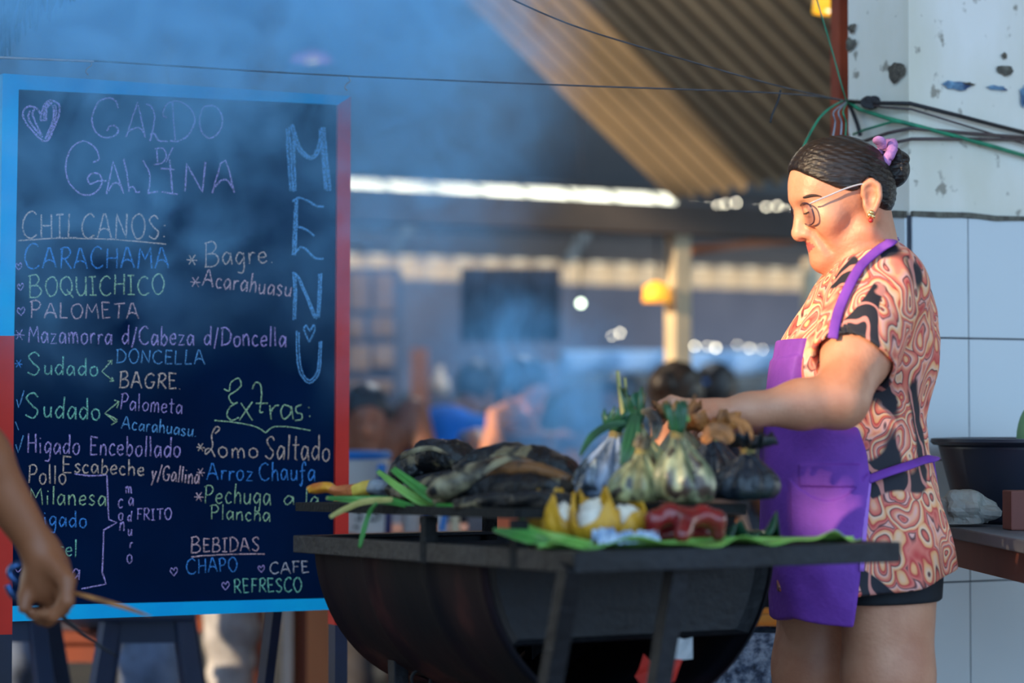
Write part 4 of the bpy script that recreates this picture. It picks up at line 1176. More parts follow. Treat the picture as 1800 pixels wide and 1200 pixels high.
# ---- head, in the head's own frame: turned a little to the camera about the neck
YAW = math.radians(9)
HC = np.array((xpx(1500), 0, 0), dtype=np.float32)
cy_, sy_ = math.cos(YAW), math.sin(YAW)
def to_head(P):
    q = P - HC
    return np.stack((q[:, 0] * cy_ + q[:, 1] * sy_, -q[:, 0] * sy_ + q[:, 1] * cy_, q[:, 2]), 1) + HC
def from_head(p):
    x, y = p[0] - HC[0], p[1]
    return np.array((x * cy_ - y * sy_ + HC[0], x * sy_ + y * cy_, p[2]), dtype=np.float32)
def hp(px, py, y=0.0): return np.array((xpx(1500 + (px - 1500) / cy_), y, zpx(py)), dtype=np.float32)
def rot_xz(deg):
    a = math.radians(deg); c, s = math.cos(a), math.sin(a)
    return [[c, 0, -s], [0, 1, 0], [s, 0, c]]
def head_sdf(P):
    Q = to_head(P)
    S = Q.copy(); S[:, 1] = np.abs(S[:, 1])
    d = s_ell(S, hp(1478, 328), (.083, .071, .080))
    d = smin(d, s_ell(S, hp(1434, 328), (.043, .056, .054)), .02)
    d = smin(d, s_ell(S, hp(1451, 384), (.040, .055, .054)), .02)
    d = smin(d, s_cap(S, hp(1508, 408, .046), hp(1452, 454, .014), .021, .018), .02)
    d = smin(d, s_cap(S, hp(1450, 420, 0), hp(1449, 455, 0), .030, .021), .02)
    d = smin(d, s_sph(S, hp(1447, 457, 0), .0195), .012)
    d = smin(d, s_sph(S, hp(1444, 384, .040), .021), .02)               # cheekbone
    d = smin(d, s_cap(S, hp(1447, 430, 0), hp(1451, 432, .016), .022, .02), .012)   # muzzle
    d = smin(d, s_cap(S, hp(1402, 350, .006), hp(1410, 350, .034), .011, .010), .012)   # brow ridge
    d = smax(d, -s_ell(S, hp(1398, 373, .033), (.015, .017, .012)), .012)   # eye socket
    d = smin(d, s_ell(S, hp(1415, 372, .031), (.0115, .0145, .0125)), .005)    # lidded eye
    d = smin(d, s_cap(S, hp(1406, 360, 0), hp(1404, 408, 0), .0085, .0120), .008)   # nose
    d = smin(d, s_sph(S, hp(1404.5, 412, 0), .0132), .006)
    d = smin(d, s_sph(S, hp(1414, 413, .0115), .0085), .006)            # nostril wing
    d = smax(d, -s_ell(S, hp(1409, 422, .007), (.006, .0035, .004)), .003)
    d = smin(d, s_cap(S, hp(1430, 427, 0), hp(1438, 431, .019), .0072, .003), .003)  # upper lip
    d = smin(d, s_cap(S, hp(1433, 440, 0), hp(1440, 437, .017), .0078, .003), .003)  # lower lip
    d = smax(d, -s_cap(S, hp(1419, 433.5, 0), hp(1438, 434, .020), .0014, .0014), .003)
    # smile fold
    d = smax(d, -s_cap(S, hp(1423, 408, .0255), hp(1446, 442, .036), .0036, .0022), .014)
    # ear
    e = s_ell(S, hp(1507, 352, .076), (.013, .007, .030), rot_xz(-8))
    e = smin(e, s_chain(S, [hp(1494, 350, .076), hp(1495, 333, .080), hp(1507, 325, .083), hp(1519, 334, .086), hp(1521, 353, .086), hp(1515, 372, .082), hp(1507, 386, .078)], [.004, .005, .0055, .0055, .005, .0055, .007]), .004)
    e = smax(e, -s_ell(S, hp(1505, 356, .084), (.008, .007, .013)), .004)
    d = smin(d, e, .006)
    return d
def neck_sdf(P):
    d = s_cap(P, Lp(1523, 390), Lp(1534, 470), .045, .052)
    d = smin(d, s_cap(P, Lp(1512, 445), Lp(1514, 500), .038, .05), .03)
    return d
# ---- arms
NE, NW_ = Lp(1476, 703, -.29), Lp(1262, 727, -.33)
FE, FW = Lp(1478, 728, .14), Lp(1300, 742, -.02)
def arm_sdf(P, sh, el, wr, side):
    mid_u = sh * .45 + el * .55
    d = s_cap(P, sh, mid_u, .062, .055)
    d = smin(d, s_cap(P, mid_u, el, .055, .042), .02)
    m = el * .68 + wr * .32
    d = smin(d, s_cap(P, el, m, .041, .037), .025)
    m2 = el * .25 + wr * .75
    d = smin(d, s_cap(P, m, m2, .037, .0245), .02)
    d = smin(d, s_cap(P, m2, wr, .0245, .0215), .02)
    return d
def hand_sdf(P, wr, kn, fingers, thumb):
    """palm from wrist to knuckles, four unequal bent fingers, thumb from the side of the palm"""
    d = None
    for k in kn:
        e = s_cap(P, wr, k, .015, .0105)
        d = e if d is None else smin(d, e, .012)
    d = smin(d, s_ell(P, (np.mean(kn, 0) * .6 + wr * .4), (.034, .024, .017)), .012)
    for f in fingers: d = smin(d, s_chain(P, f, [.0092, .0082, .0074, .0062], .003), .0045)
    d = smin(d, s_chain(P, thumb, [.013, .0105, .009, .0068], .004), .008)
    return d
NK = [Lp(1212, 712, -.375), Lp(1208, 714, -.350), Lp(1210, 719, -.325), Lp(1216, 726, -.305)]
NF = [[NK[0], Lp(1186, 705, -.385), Lp(1168, 716, -.388), Lp(1158, 734, -.388)],
      [NK[1], Lp(1180, 703, -.352), Lp(1162, 712, -.350), Lp(1152, 730, -.348)],
      [NK[2], Lp(1184, 711, -.322), Lp(1170, 724, -.318), Lp(1164, 741, -.316)],
      [NK[3], Lp(1196, 724, -.298), Lp(1184, 737, -.295), Lp(1180, 750, -.295)]]
NT = [Lp(1246, 726, -.358), Lp(1222, 736, -.392), Lp(1200, 741, -.405), Lp(1182, 746, -.408)]
FK = [Lp(1256, 738, -.065), Lp(1250, 738, -.045), Lp(1252, 742, -.022), Lp(1258, 748, -.005)]
FF = [[FK[0], Lp(1232, 734, -.075), Lp(1218, 745, -.08), Lp(1212, 760, -.082)],
      [FK[1], Lp(1226, 733, -.047), Lp(1210, 743, -.048), Lp(1203, 758, -.048)],
      [FK[2], Lp(1229, 738, -.018), Lp(1216, 750, -.016), Lp(1210, 764, -.016)],
      [FK[3], Lp(1240, 747, .002), Lp(1230, 758, .004), Lp(1226, 769, .004)]]
FT = [Lp(1284, 744, -.045), Lp(1262, 754, -.085), Lp(1246, 760, -.098), Lp(1232, 766, -.10)]
NS, FS = Lp(1545, 520, -.135), Lp(1528, 520, .135)
# ---- trunk sections: py -> front px, back px, half width
SEC = np.array([(425, 1490, 1572, .060), (445, 1476, 1588, .085), (470, 1458, 1606, .125), (500, 1436, 1626, .150), (550, 1405, 1641, .165), (600, 1374, 1648, .170), (650, 1364, 1643, .165),
                (700, 1356, 1632, .155), (740, 1350, 1624, .150), (790, 1346, 1628, .155), (860, 1344, 1645, .172), (930, 1346, 1659, .184), (990, 1352, 1670, .190), (1040, 1358, 1676, .192), (1110, 1364, 1680, .190)], dtype=np.float32)
SZ = (H + (735 - SEC[:, 0]) * K)[::-1]
def sec_sdf(P, grow=0.0, front=0.0, p=2.3):
    fx = np.interp(P[:, 2], SZ, xpx(SEC[:, 1])[::-1]) - front
    bx = np.interp(P[:, 2], SZ, xpx(SEC[:, 2])[::-1])
    ry = np.interp(P[:, 2], SZ, SEC[:, 3][::-1]) + grow
    rx = (bx - fx) / 2 + grow
    cx = (bx + fx) / 2
    u = (np.abs((P[:, 0] - cx) / rx) ** p + np.abs(P[:, 1] / ry) ** p) ** (1 / p)
    return (u - 1) * np.minimum(rx, ry) * .92
def legs_sdf(P, grow=0.0):
    d = s_ell(P, (xpx(1520), 0, zpx(975)), (.105 + grow, .145 + grow, .11 + grow))
    for hip, knee, ank, toe in (((1546, 1010, -.080), (1544, 1350, -.085), (1575, 1715, -.085), (1490, 1770, -.095)), ((1462, 1010, .088), (1428, 1350, .085), (1455, 1715, .085), (1370, 1770, .095))):
        h_, k_, a_ = [np.array((xpx(q[0]), q[1 + 1], zpx(q[1])), dtype=np.float32) for q in (hip, knee, ank)]
        t_ = np.array((xpx(toe[0]), toe[2], zpx(toe[1])), dtype=np.float32)
        e = s_cap(P, h_, h_ * .5 + k_ * .5, .082 + grow, .072 + grow)
        e = smin(e, s_cap(P, h_ * .5 + k_ * .5, k_, .072 + grow, .054 + grow), .03)
        if grow == 0:
            cf = k_ * .65 + a_ * .35 + np.float32((.014, 0, 0))
            e = smin(e, s_cap(P, k_, cf, .052, .050), .03)
            e = smin(e, s_cap(P, cf, a_, .050, .032), .03)
            e = smin(e, s_cap(P, a_ + np.float32((.02, 0, -.055)), t_ + np.float32((.03, 0, .0)), .026, .024), .02)
            e = smin(e, s_cap(P, a_, a_ + np.float32((.02, 0, -.05)), .032, .028), .02)
            for i in range(5):
                b0 = t_ + np.float32((.02, (i - 2) * .016, -.004)); e = smin(e, s_cap(P, b0, b0 + np.float32((-.028 + abs(i - 1) * .004, 0, -.004)), .012, .009), .006)
        d = smin(d, e, .03)
    return d
def body_fn(P):
    d = smin(head_sdf(P), neck_sdf(P), .022)
    d = smin(d, smax(smax(sec_sdf(P, -.018), P[:, 2] - zpx(448), .01), zpx(1000) - P[:, 2], .02), .03)
    d = smin(d, legs_sdf(P), .03)
    a1 = smin(arm_sdf(P, NS, NE, NW_, -1), hand_sdf(P, NW_, NK, NF, NT), .012)
    a2 = smin(arm_sdf(P, FS, FE, FW, 1), hand_sdf(P, FW, FK, FF, FT), .012)
    d = smin(d, a1, .012)
    return smin(d, a2, .012)
def paint_skin(C):
    Q = to_head(C); mi = np.zeros(len(C), dtype=np.int32)
    px = 1500 + (Q[:, 0] / K) * cy_; py = 735 - (Q[:, 2] - H) / K; ay = np.abs(Q[:, 1])
    w = np.clip((.021 - ay) / .021, 0, 1)
    mi[(px < 1438 + 200 * ay) & (ay < .021) & (py > 433.5 - 9 * w ** .6) & (py < 434 + 11 * w ** .6) & (px > 1400)] = 1
    return mi
sdf_obj('body', body_fn, (xpx(1130), -.45, .0), (xpx(1700), .27, zpx(228)), .0034, [skin, lip_m, brow_m], cook, paint=paint_skin, xf=xw)
def march(fn, px, py, side, off, headspace=False, far=.40):
    """point where a line across the body at image column px, row py first meets fn, from the near (-1) or far (+1) side"""
    ys = np.linspace(far, 0, 800, dtype=np.float32) * side
    P = np.stack((np.full(800, xpx(px), dtype=np.float32), ys, np.full(800, zpx(py), dtype=np.float32)), 1)
    if headspace: P = np.array([from_head(q) for q in P], dtype=np.float32)
    d = fn(P)
    i = int(np.argmax(d < off)) if (d < off).any() else 799
    return P[i]
for s in (-1, 1):
    pts = []
    for k in range(9):
        t = k / 8
        q = march(head_sdf, 1398 + 28 * t, 352 - 5 * math.sin(t * 2.4) + 3 * t, s, .0006, True)
        pts.append(tuple(q + np.float32(WO)))
    MB().tube(pts, [.0016, .0022, .0026, .0026, .0024, .0021, .0017, .0013, .0008], 7).build('eyebrow', brow_m, cook, smooth=True)
# lashes on the lowered lid
for s in (-1, 1):
    pts = [from_head(hp(1404 + abs(t) * 5, 377 + 2.2 * (1 - t * t), s * (.031 + t * .012))) for t in (-1, -.6, -.2, .2, .6, 1)]
    pts = [tuple(q + np.float32((WO.x - .001, WO.y, WO.z))) for q in pts]
    MB().tube(pts, .0011, 6).build('eyelash', brow_m, cook)
# ---- hair
HL = np.array([(1360, 292), (1388, 298), (1402, 312), (1424, 325), (1450, 337), (1476, 343), (1488, 340), (1496, 326), (1508, 316), (1520, 326), (1526, 346), (1530, 368), (1545, 374), (1570, 374)], dtype=np.float32)
def hair_fn(P):
    Q = to_head(P)
    px = 1500 + (Q[:, 0] / K) * cy_
    d = s_ell(Q, hp(1478, 324), (.0895, .078, .0835))
    d = smin(d, s_ell(Q, hp(1440, 318), (.051, .062, .062)), .02)
    d = smin(d, s_ell(Q, hp(1538, 345), (.030, .058, .036)), .025)
    zb = zpx(np.interp(px, HL[:, 0], HL[:, 1]))
    d = d - .0007 * np.sin(Q[:, 2] * 620 + Q[:, 0] * 260 + 60 * np.abs(Q[:, 1])) * np.clip((Q[:, 2] - zb) * 60, 0, 1)
    d = smax(d, (zb - Q[:, 2]) * .8, .006)
    return d
sdf_obj('hair', hair_fn, (xpx(1370), -.11, zpx(400)), (xpx(1590), .11, zpx(225)), .0026, hair_m, cook, xf=xw)
def bun_fn(P):
    Q = to_head(P)
    q = Q - hp(1579, 290)
    a = np.arctan2(q[:, 2], q[:, 0])
    d = s_ell(Q, hp(1579, 290), (.0225, .031, .031))
    d = smin(d, s_ell(Q, hp(1572, 302), (.02, .026, .026)), .01)
    return d - .0018 * np.sin(4 * a + np.linalg.norm(q, axis=1) * 420)
sdf_obj('hair_bun', bun_fn, (xpx(1540), -.05, zpx(335)), (xpx(1615), .05, zpx(250)), .0022, hair_m, cook, xf=xw)
scr_m = mat('lilac_scrunchie_fabric', (196, 140, 196), (172, 116, 178), scale=30, rough=0.8, bump=0.3)
m_ = MB()
c0 = hp(1556, 275); ax_ = Vector((.88, 0, -.47)); e1 = Vector((0, 1, 0)); e2 = ax_.cross(e1)
pts = []
for i in range(49):
    a = 2 * math.pi * i / 48
    q = Vector(c0) + (e1 * math.cos(a) * .033 + e2 * math.sin(a) * .027) + ax_ * (.003 * math.sin(7 * a))
    pts.append(tuple(from_head(np.float32(q)) + np.float32(WO)))
m_.tube(pts, [.008 + .0022 * math.sin(i * 1.9) for i in range(49)], 10, caps=False)
m_.build('scrunchie', scr_m, cook, smooth=True)
m_ = MB()
pts = [tuple(from_head(hp(*q)) + np.float32(WO)) for q in ((1548, 262, -.02), (1540, 250, -.03), (1528, 246, -.034))]
m_.tube(catmull(pts, 4), [.006, .008, .009, .010, .011, .011, .010, .008, .004], 10, flat=.5)
m_.build('scrunchie_bow', scr_m, cook, smooth=True)
# ---- glasses
gl = mat('clear_grey_frame', (190, 196, 205), (170, 178, 190), scale=20, rough=0.2, coat=.6)
gd = mat('dark_plum_frame', (52, 32, 52), (40, 26, 44), scale=20, rough=0.25, coat=.6)
lens_m, nt, bs, out = nodes_of('spectacle_lens')
nt.nodes.remove(bs)
tb = nt.nodes.new('ShaderNodeBsdfTransparent'); tb.inputs['Color'].default_value = (.90, .89, .95, 1)
gb = nt.nodes.new('ShaderNodeBsdfGlossy'); gb.inputs['Roughness'].default_value = .02
mxs = nt.nodes.new('ShaderNodeMixShader'); mxs.inputs[0].default_value = .10
nt.links.new(tb.outputs[0], mxs.inputs[1]); nt.links.new(gb.outputs[0], mxs.inputs[2]); nt.links.new(mxs.outputs[0], out.inputs['Surface'])
specs = bpy.data.objects.new('glasses', None); finish(specs, cook); 
def wpt(q): return tuple(from_head(q) + np.float32(WO))
for s in (-1, 1):
    def lp_(a):
        u, v = math.cos(a), math.sin(a)
        u = math.copysign(abs(u) ** .75, u); v = math.copysign(abs(v) ** .8, v)
        return hp(1401 + 6 * (1 - v) * .9 + 5 * max(0, u), 380 - v * 19, s * (.034 + u * .0265))
    ring = [wpt(lp_(2 * math.pi * i / 40)) for i in range(41)]
    MB().tube(ring, .0014, 8, caps=False).build('lens_rim', gd, specs, smooth=True)
    m_ = MB(); c_ = np.mean(np.array(ring[:-1]), 0)
    m_.add([tuple(c_)] + ring[:-1], [(0, 1 + i, 1 + (i + 1) % 40) for i in range(40)])
    m_.build('lens', lens_m, specs, solid=.001)
    MB().tube(catmull([wpt(hp(*q)) for q in ((1406, 364, s * .0605), (1412, 361, s * .068), (1440, 349, s * .074), (1466, 338, s * .079), (1494, 331, s * .081), (1512, 338, s * .080))], 5), [.0022] * 26, 8, flat=.6).build('temple_arm', gl, specs, smooth=True)
MB().tube([wpt(hp(1400, 372, -.009)), wpt(hp(1396, 369, 0)), wpt(hp(1400, 372, .009))], .0014, 8).build('bridge', gd, specs)
gold = mat('pale_gold', (230, 205, 150), (220, 190, 130), scale=20, rough=0.2, metal=.9)
ruby = mat('red_bead', (170, 40, 40), (150, 30, 34), scale=20, rough=0.2)
er = MB()
for q, r in (((1506, 380, -.085), .0042), ((1503, 385, -.086), .0046), ((1508, 387, -.086), .0044)): er.ball(wpt(hp(*q)), r, 12, 8)
e_ = er.build('earring', gold, cook, smooth=True)
MB().ball(wpt(hp(1505, 394, -.086)), .0042, 12, 8).build('bead', ruby, e_, smooth=True)

# ---- printed tunic
def paisley():
    m, nt, bs, out = nodes_of('orange_paisley_print')
    N, L = nt.nodes, nt.links
    tc = N.new('ShaderNodeTexCoord')
    mp = N.new('ShaderNodeMapping'); mp.inputs['Scale'].default_value = (1.0, .9, .75)
    L.new(tc.outputs['Object'], mp.inputs['Vector'])
    n0 = N.new('ShaderNodeTexNoise'); n0.inputs['Scale'].default_value = 12; n0.inputs['Detail'].default_value = 1.5
    L.new(mp.outputs[0], n0.inputs['Vector'])
    sub = N.new('ShaderNodeVectorMath'); sub.operation = 'MULTIPLY_ADD'
    sub.inputs[1].default_value = (.15, .15, .15)
    L.new(n0.outputs['Color'], sub.inputs[0]); L.new(mp.outputs[0], sub.inputs[2])
    vo = N.new('ShaderNodeTexVoronoi'); vo.inputs['Scale'].default_value = 17
    L.new(sub.outputs[0], vo.inputs['Vector'])
    mu = N.new('ShaderNodeMath'); mu.operation = 'MULTIPLY'; mu.inputs[1].default_value = 2.6
    L.new(vo.outputs['Distance'], mu.inputs[0])
    fr = N.new('ShaderNodeMath'); fr.operation = 'FRACT'; L.new(mu.outputs[0], fr.inputs[0])
    cr = N.new('ShaderNodeValToRGB'); cr.color_ramp.interpolation = 'LINEAR'
    stops = [(.0, (228, 142, 116)), (.20, (216, 98, 86)), (.28, (78, 38, 48)), (.33, (238, 196, 168)), (.52, (238, 166, 112)), (.58, (198, 60, 60)), (.70, (224, 122, 108)), (.77, (60, 34, 46)), (.82, (232, 172, 164)), (1.0, (236, 160, 118))]
    el = cr.color_ramp.elements
    el[0].position, el[0].color = stops[0][0], lin(stops[0][1]); el[1].position, el[1].color = stops[-1][0], lin(stops[-1][1])
    for p, c in stops[1:-1]: e = el.new(p); e.color = lin(c)
    L.new(fr.outputs[0], cr.inputs['Fac'])
    # navy-black fields with fine pale lines
    n1 = N.new('ShaderNodeTexNoise'); n1.inputs['Scale'].default_value = 6.5; n1.inputs['Detail'].default_value = 1.0; n1.inputs['Distortion'].default_value = .8
    L.new(mp.outputs[0], n1.inputs['Vector'])
    r1 = N.new('ShaderNodeValToRGB'); r1.color_ramp.elements[0].position = .585; r1.color_ramp.elements[1].position = .60
    L.new(n1.outputs['Fac'], r1.inputs['Fac'])
    wv = N.new('ShaderNodeTexWave'); wv.inputs['Scale'].default_value = 9; wv.inputs['Distortion'].default_value = 4; wv.bands_direction = 'DIAGONAL'
    L.new(sub.outputs[0], wv.inputs['Vector'])
    r2 = N.new('ShaderNodeValToRGB'); r2.color_ramp.elements[0].position = .86; r2.color_ramp.elements[0].color = lin((30, 30, 42)); r2.color_ramp.elements[1].position = .93; r2.color_ramp.elements[1].color = lin((200, 130, 120))
    L.new(wv.outputs['Fac'], r2.inputs['Fac'])
    mx = N.new('ShaderNodeMix'); mx.data_type = 'RGBA'
    L.new(r1.outputs['Color'], mx.inputs['Factor']); L.new(cr.outputs['Color'], mx.inputs[6]); L.new(r2.outputs['Color'], mx.inputs[7])
    L.new(mx.outputs[2], bs.inputs['Base Color'])
    bs.inputs['Roughness'].default_value = .75
    return m
pais = paisley()
SL0, SL1 = Lp(1545, 500, -.125), Lp(1498, 640, -.235)
FL0, FL1 = Lp(1535, 500, .125), Lp(1480, 660, .20)
def folds(P, amp, f=1.0):
    return amp * (np.sin(P[:, 2] * 46 * f + P[:, 0] * 30 + 3 * np.sin(P[:, 1] * 18)) * .5 + np.sin(P[:, 0] * 62 * f + P[:, 1] * 50 - P[:, 2] * 14) * .5)
def sleeve(P, a, b, r0, r1):
    d = s_cap(P, a, b, r0, r1)
    ax = (b - a) / np.linalg.norm(b - a)
    out_ = (P - b) @ ax
    d = smax(d, out_, .004)
    inner = s_cap(P, a, b + ax * .03, r0 - .02, r1 - .007)
    return smax(d, -smax(inner, (b - P) @ ax - .05, .004), .003)
def tunic_fn(P):
    d = sec_sdf(P, 0.0)
    hz = zpx(np.interp(P[:, 0], [xpx(1480), xpx(1590), xpx(1672)], [1034, 1022, 992]))
    skirt = np.clip((zpx(820) - P[:, 2]) * 5, 0, 1)
    d = d - skirt * .006 * np.sin(np.arctan2(P[:, 1], P[:, 0] - xpx(1510)) * 9)
    d = smin(d, sleeve(P, SL0, SL1, .078, .070), .025)
    d = smin(d, sleeve(P, FL0, FL1, .078, .070), .025)
    d = d - folds(P, .0028)
    # waist gathered under the apron string
    d = smax(d, hz - P[:, 2], .004)
    d = smax(d, P[:, 2] - zpx(436) - (P[:, 0] - xpx(1540)) * .35, .004)           # neckline
    hole = s_cap(P, Lp(1520, 395), Lp(1526, 470), .056, .060)
    d = smax(d, -smax(hole, zpx(462) - P[:, 2], .004), .004)
    inner = sec_sdf(P, -.026)
    d = smax(d, -smax(inner, P[:, 2] - zpx(960), .01), .004)
    return d
sdf_obj('tunic', tunic_fn, (xpx(1310), -.35, zpx(1060)), (xpx(1700), .33, zpx(415)), .0032, pais, cook, xf=xw)
# ---- shorts
blk = mat('black_jersey', (24, 28, 36), (18, 22, 30), scale=30, rough=0.85)
def shorts_fn(P):
    d = legs_sdf(P, .009)
    d = smax(d, zpx(1052) + (P[:, 0] - xpx(1480)) * .04 - P[:, 2], .004)
    return smax(d, P[:, 2] - zpx(900), .004)
sdf_obj('shorts', shorts_fn, (xpx(1350), -.22, zpx(1075)), (xpx(1700), .22, zpx(890)), .004, blk, cook, xf=xw)
# ---- apron
ap_m = mat('purple_cotton', (124, 62, 172), (106, 50, 154), scale=16, rough=0.75, bump=0.15, bscale=90)
ap_l = mat('light_purple_binding', (176, 120, 214), (160, 104, 204), scale=16, rough=0.75)
BND = np.array([(590, 1424), (620, 1436), (660, 1430), (700, 1452), (740, 1482), (790, 1498), (830, 1502), (900, 1490), (1000, 1482), (1090, 1470)], dtype=np.float32)
def ap_bound(z): return np.interp(z, zpx(BND[:, 0])[::-1], xpx(BND[:, 1])[::-1])
def apron_fn(P):
    bib = np.clip((P[:, 2] - zpx(770)) * 12, 0, 1)
    fo = folds(P, .0035, .8) * .8
    px = P[:, 0]; py = 735 - (P[:, 2] - H) / K
    pk1 = np.clip(np.minimum.reduce([(py - (632 - 6 * np.sin((px - xpx(1352)) * 40))) , (694 - py)]) * .6, 0, 1)
    pk2 = np.clip(np.minimum.reduce([(py - (872 - ((px - xpx(1430)) * 60) ** 2 * 3)), (960 - py)]) * .6, 0, 1) * np.clip((px - xpx(1370)) * 300, 0, 1)
    pk3 = np.clip(np.minimum.reduce([(py - 812), (850 - py)]) * .6, 0, 1) * np.clip((px - xpx(1385)) * 300, 0, 1) * np.clip((xpx(1488) - px) * 300, 0, 1)
    off = .007 + .0035 * np.maximum.reduce([pk1, pk2, pk3]) + fo
    d = sec_sdf(P, 0.0) - off
    inn = sec_sdf(P, 0.0) + .011
    d = smax(d, -inn, .003)
    d = smax(d, P[:, 0] - ap_bound(P[:, 2]), .003)
    d = smax(d, zpx(1080) + .004 * np.sin(P[:, 1] * 40) - P[:, 2], .003)
    d = smax(d, P[:, 2] - zpx(598), .003)
    return smax(d, (np.abs(P[:, 1]) - (.115 + np.clip((zpx(700) - P[:, 2]) * .8, 0, .12))), .004)
sdf_obj('apron', apron_fn, (xpx(1310), -.24, zpx(1095)), (xpx(1530), .24, zpx(585)), .0028, ap_m, cook, xf=xw)
def on_trunk(px, py, side, off):
    return march(tunic_fn, px, py, side, off)
def strap(name, pts, w, m, lab=None):
    P = catmull([tuple(p + np.float32(WO)) for p in pts], 5)
    MB().tube(P, [w] * len(P), 8, flat=.22, up=(0, -.8, .6)).build(name, m, cook, smooth=True, label=lab)
for s in (-1, 1):
    strap('apron_strap', [on_trunk(1426, 604, s, .008), on_trunk(1438, 560, s, .009), on_trunk(1460, 515, s, .010), on_trunk(1480, 484, s, .008), on_trunk(1498, 466, s, .008), on_trunk(1520, 449, s, .008), on_trunk(1542, 436, s, .007), Lp(1564, 422, s * .036), Lp(1574, 418, 0)], .0085 if s < 0 else .006, ap_m)
strap('waist_tie', [on_trunk(1498, 838, -1, .010), on_trunk(1530, 826, -1, .010), on_trunk(1570, 814, -1, .010), on_trunk(1600, 806, -1, .010), on_trunk(1624, 802, -1, .012), Lp(1636, 802, 0)], .0085, ap_m)
strap('waist_tie', [Lp(1634, 804, -.03), Lp(1638, 830, -.035), Lp(1642, 858, -.035), Lp(1648, 888, -.03)], .0075, ap_m)
strap('apron_binding', [on_trunk(1500, 838, -1, .011), on_trunk(1494, 880, -1, .011), on_trunk(1488, 930, -1, .011), on_trunk(1483, 990, -1, .012)], .004, ap_l, 'light purple binding down the apron edge')
# ================================================================== PEOPLE AND THINGS BEHIND
def V3(v): return np.array((v[0], v[1], v[2]), dtype=np.float32)
def skin_mat(name, c): return mat(name, c, tuple(x * .88 for x in c), scale=9, rough=0.5)
sk_a = skin_mat('tan_skin', (205, 140, 108)); sk_b = skin_mat('brown_skin', (150, 98, 74)); sk_c = skin_mat('deep_brown_skin', (112, 72, 54))
dark_hair = mat('black_hair', (24, 22, 26), (34, 30, 32), scale=30, rough=0.45)
def cloth(name, c, c2=None): return mat(name, c, c2 or tuple(x * .82 for x in c), scale=8, rough=0.85, bump=0.2, bscale=26)
def fig_hand(P, wr, d, n, r=1.0):
    """open relaxed hand: d along the hand, n across the palm"""
    d = d / np.linalg.norm(d); n = n - d * (n @ d); n = n / np.linalg.norm(n); b = np.cross(d, n)
    e = s_cap(P, wr, wr + d * .05 * r, .024 * r, .030 * r)
    for i, (o, l) in enumerate(((-.03, .07), (-.010, .082), (.010, .076), (.03, .06))):
        k = wr + (d * .075 + n * o) * r
        e = smin(e, s_chain(P, [wr + d * .05 * r + n * o * .8 * r, k + d * l * .35 * r, k + (d * l * .7 + b * .016) * r, k + (d * l + b * .036) * r], [.012 * r, .0095 * r, .0085 * r, .007 * r]), .006)
    t0 = wr + (d * .02 - n * .028) * r
    return smin(e, s_chain(P, [t0, t0 + (d * .03 - n * .025 + b * .01) * r, t0 + (d * .062 - n * .03 + b * .022) * r], [.013 * r, .0105 * r, .008 * r]), .008)
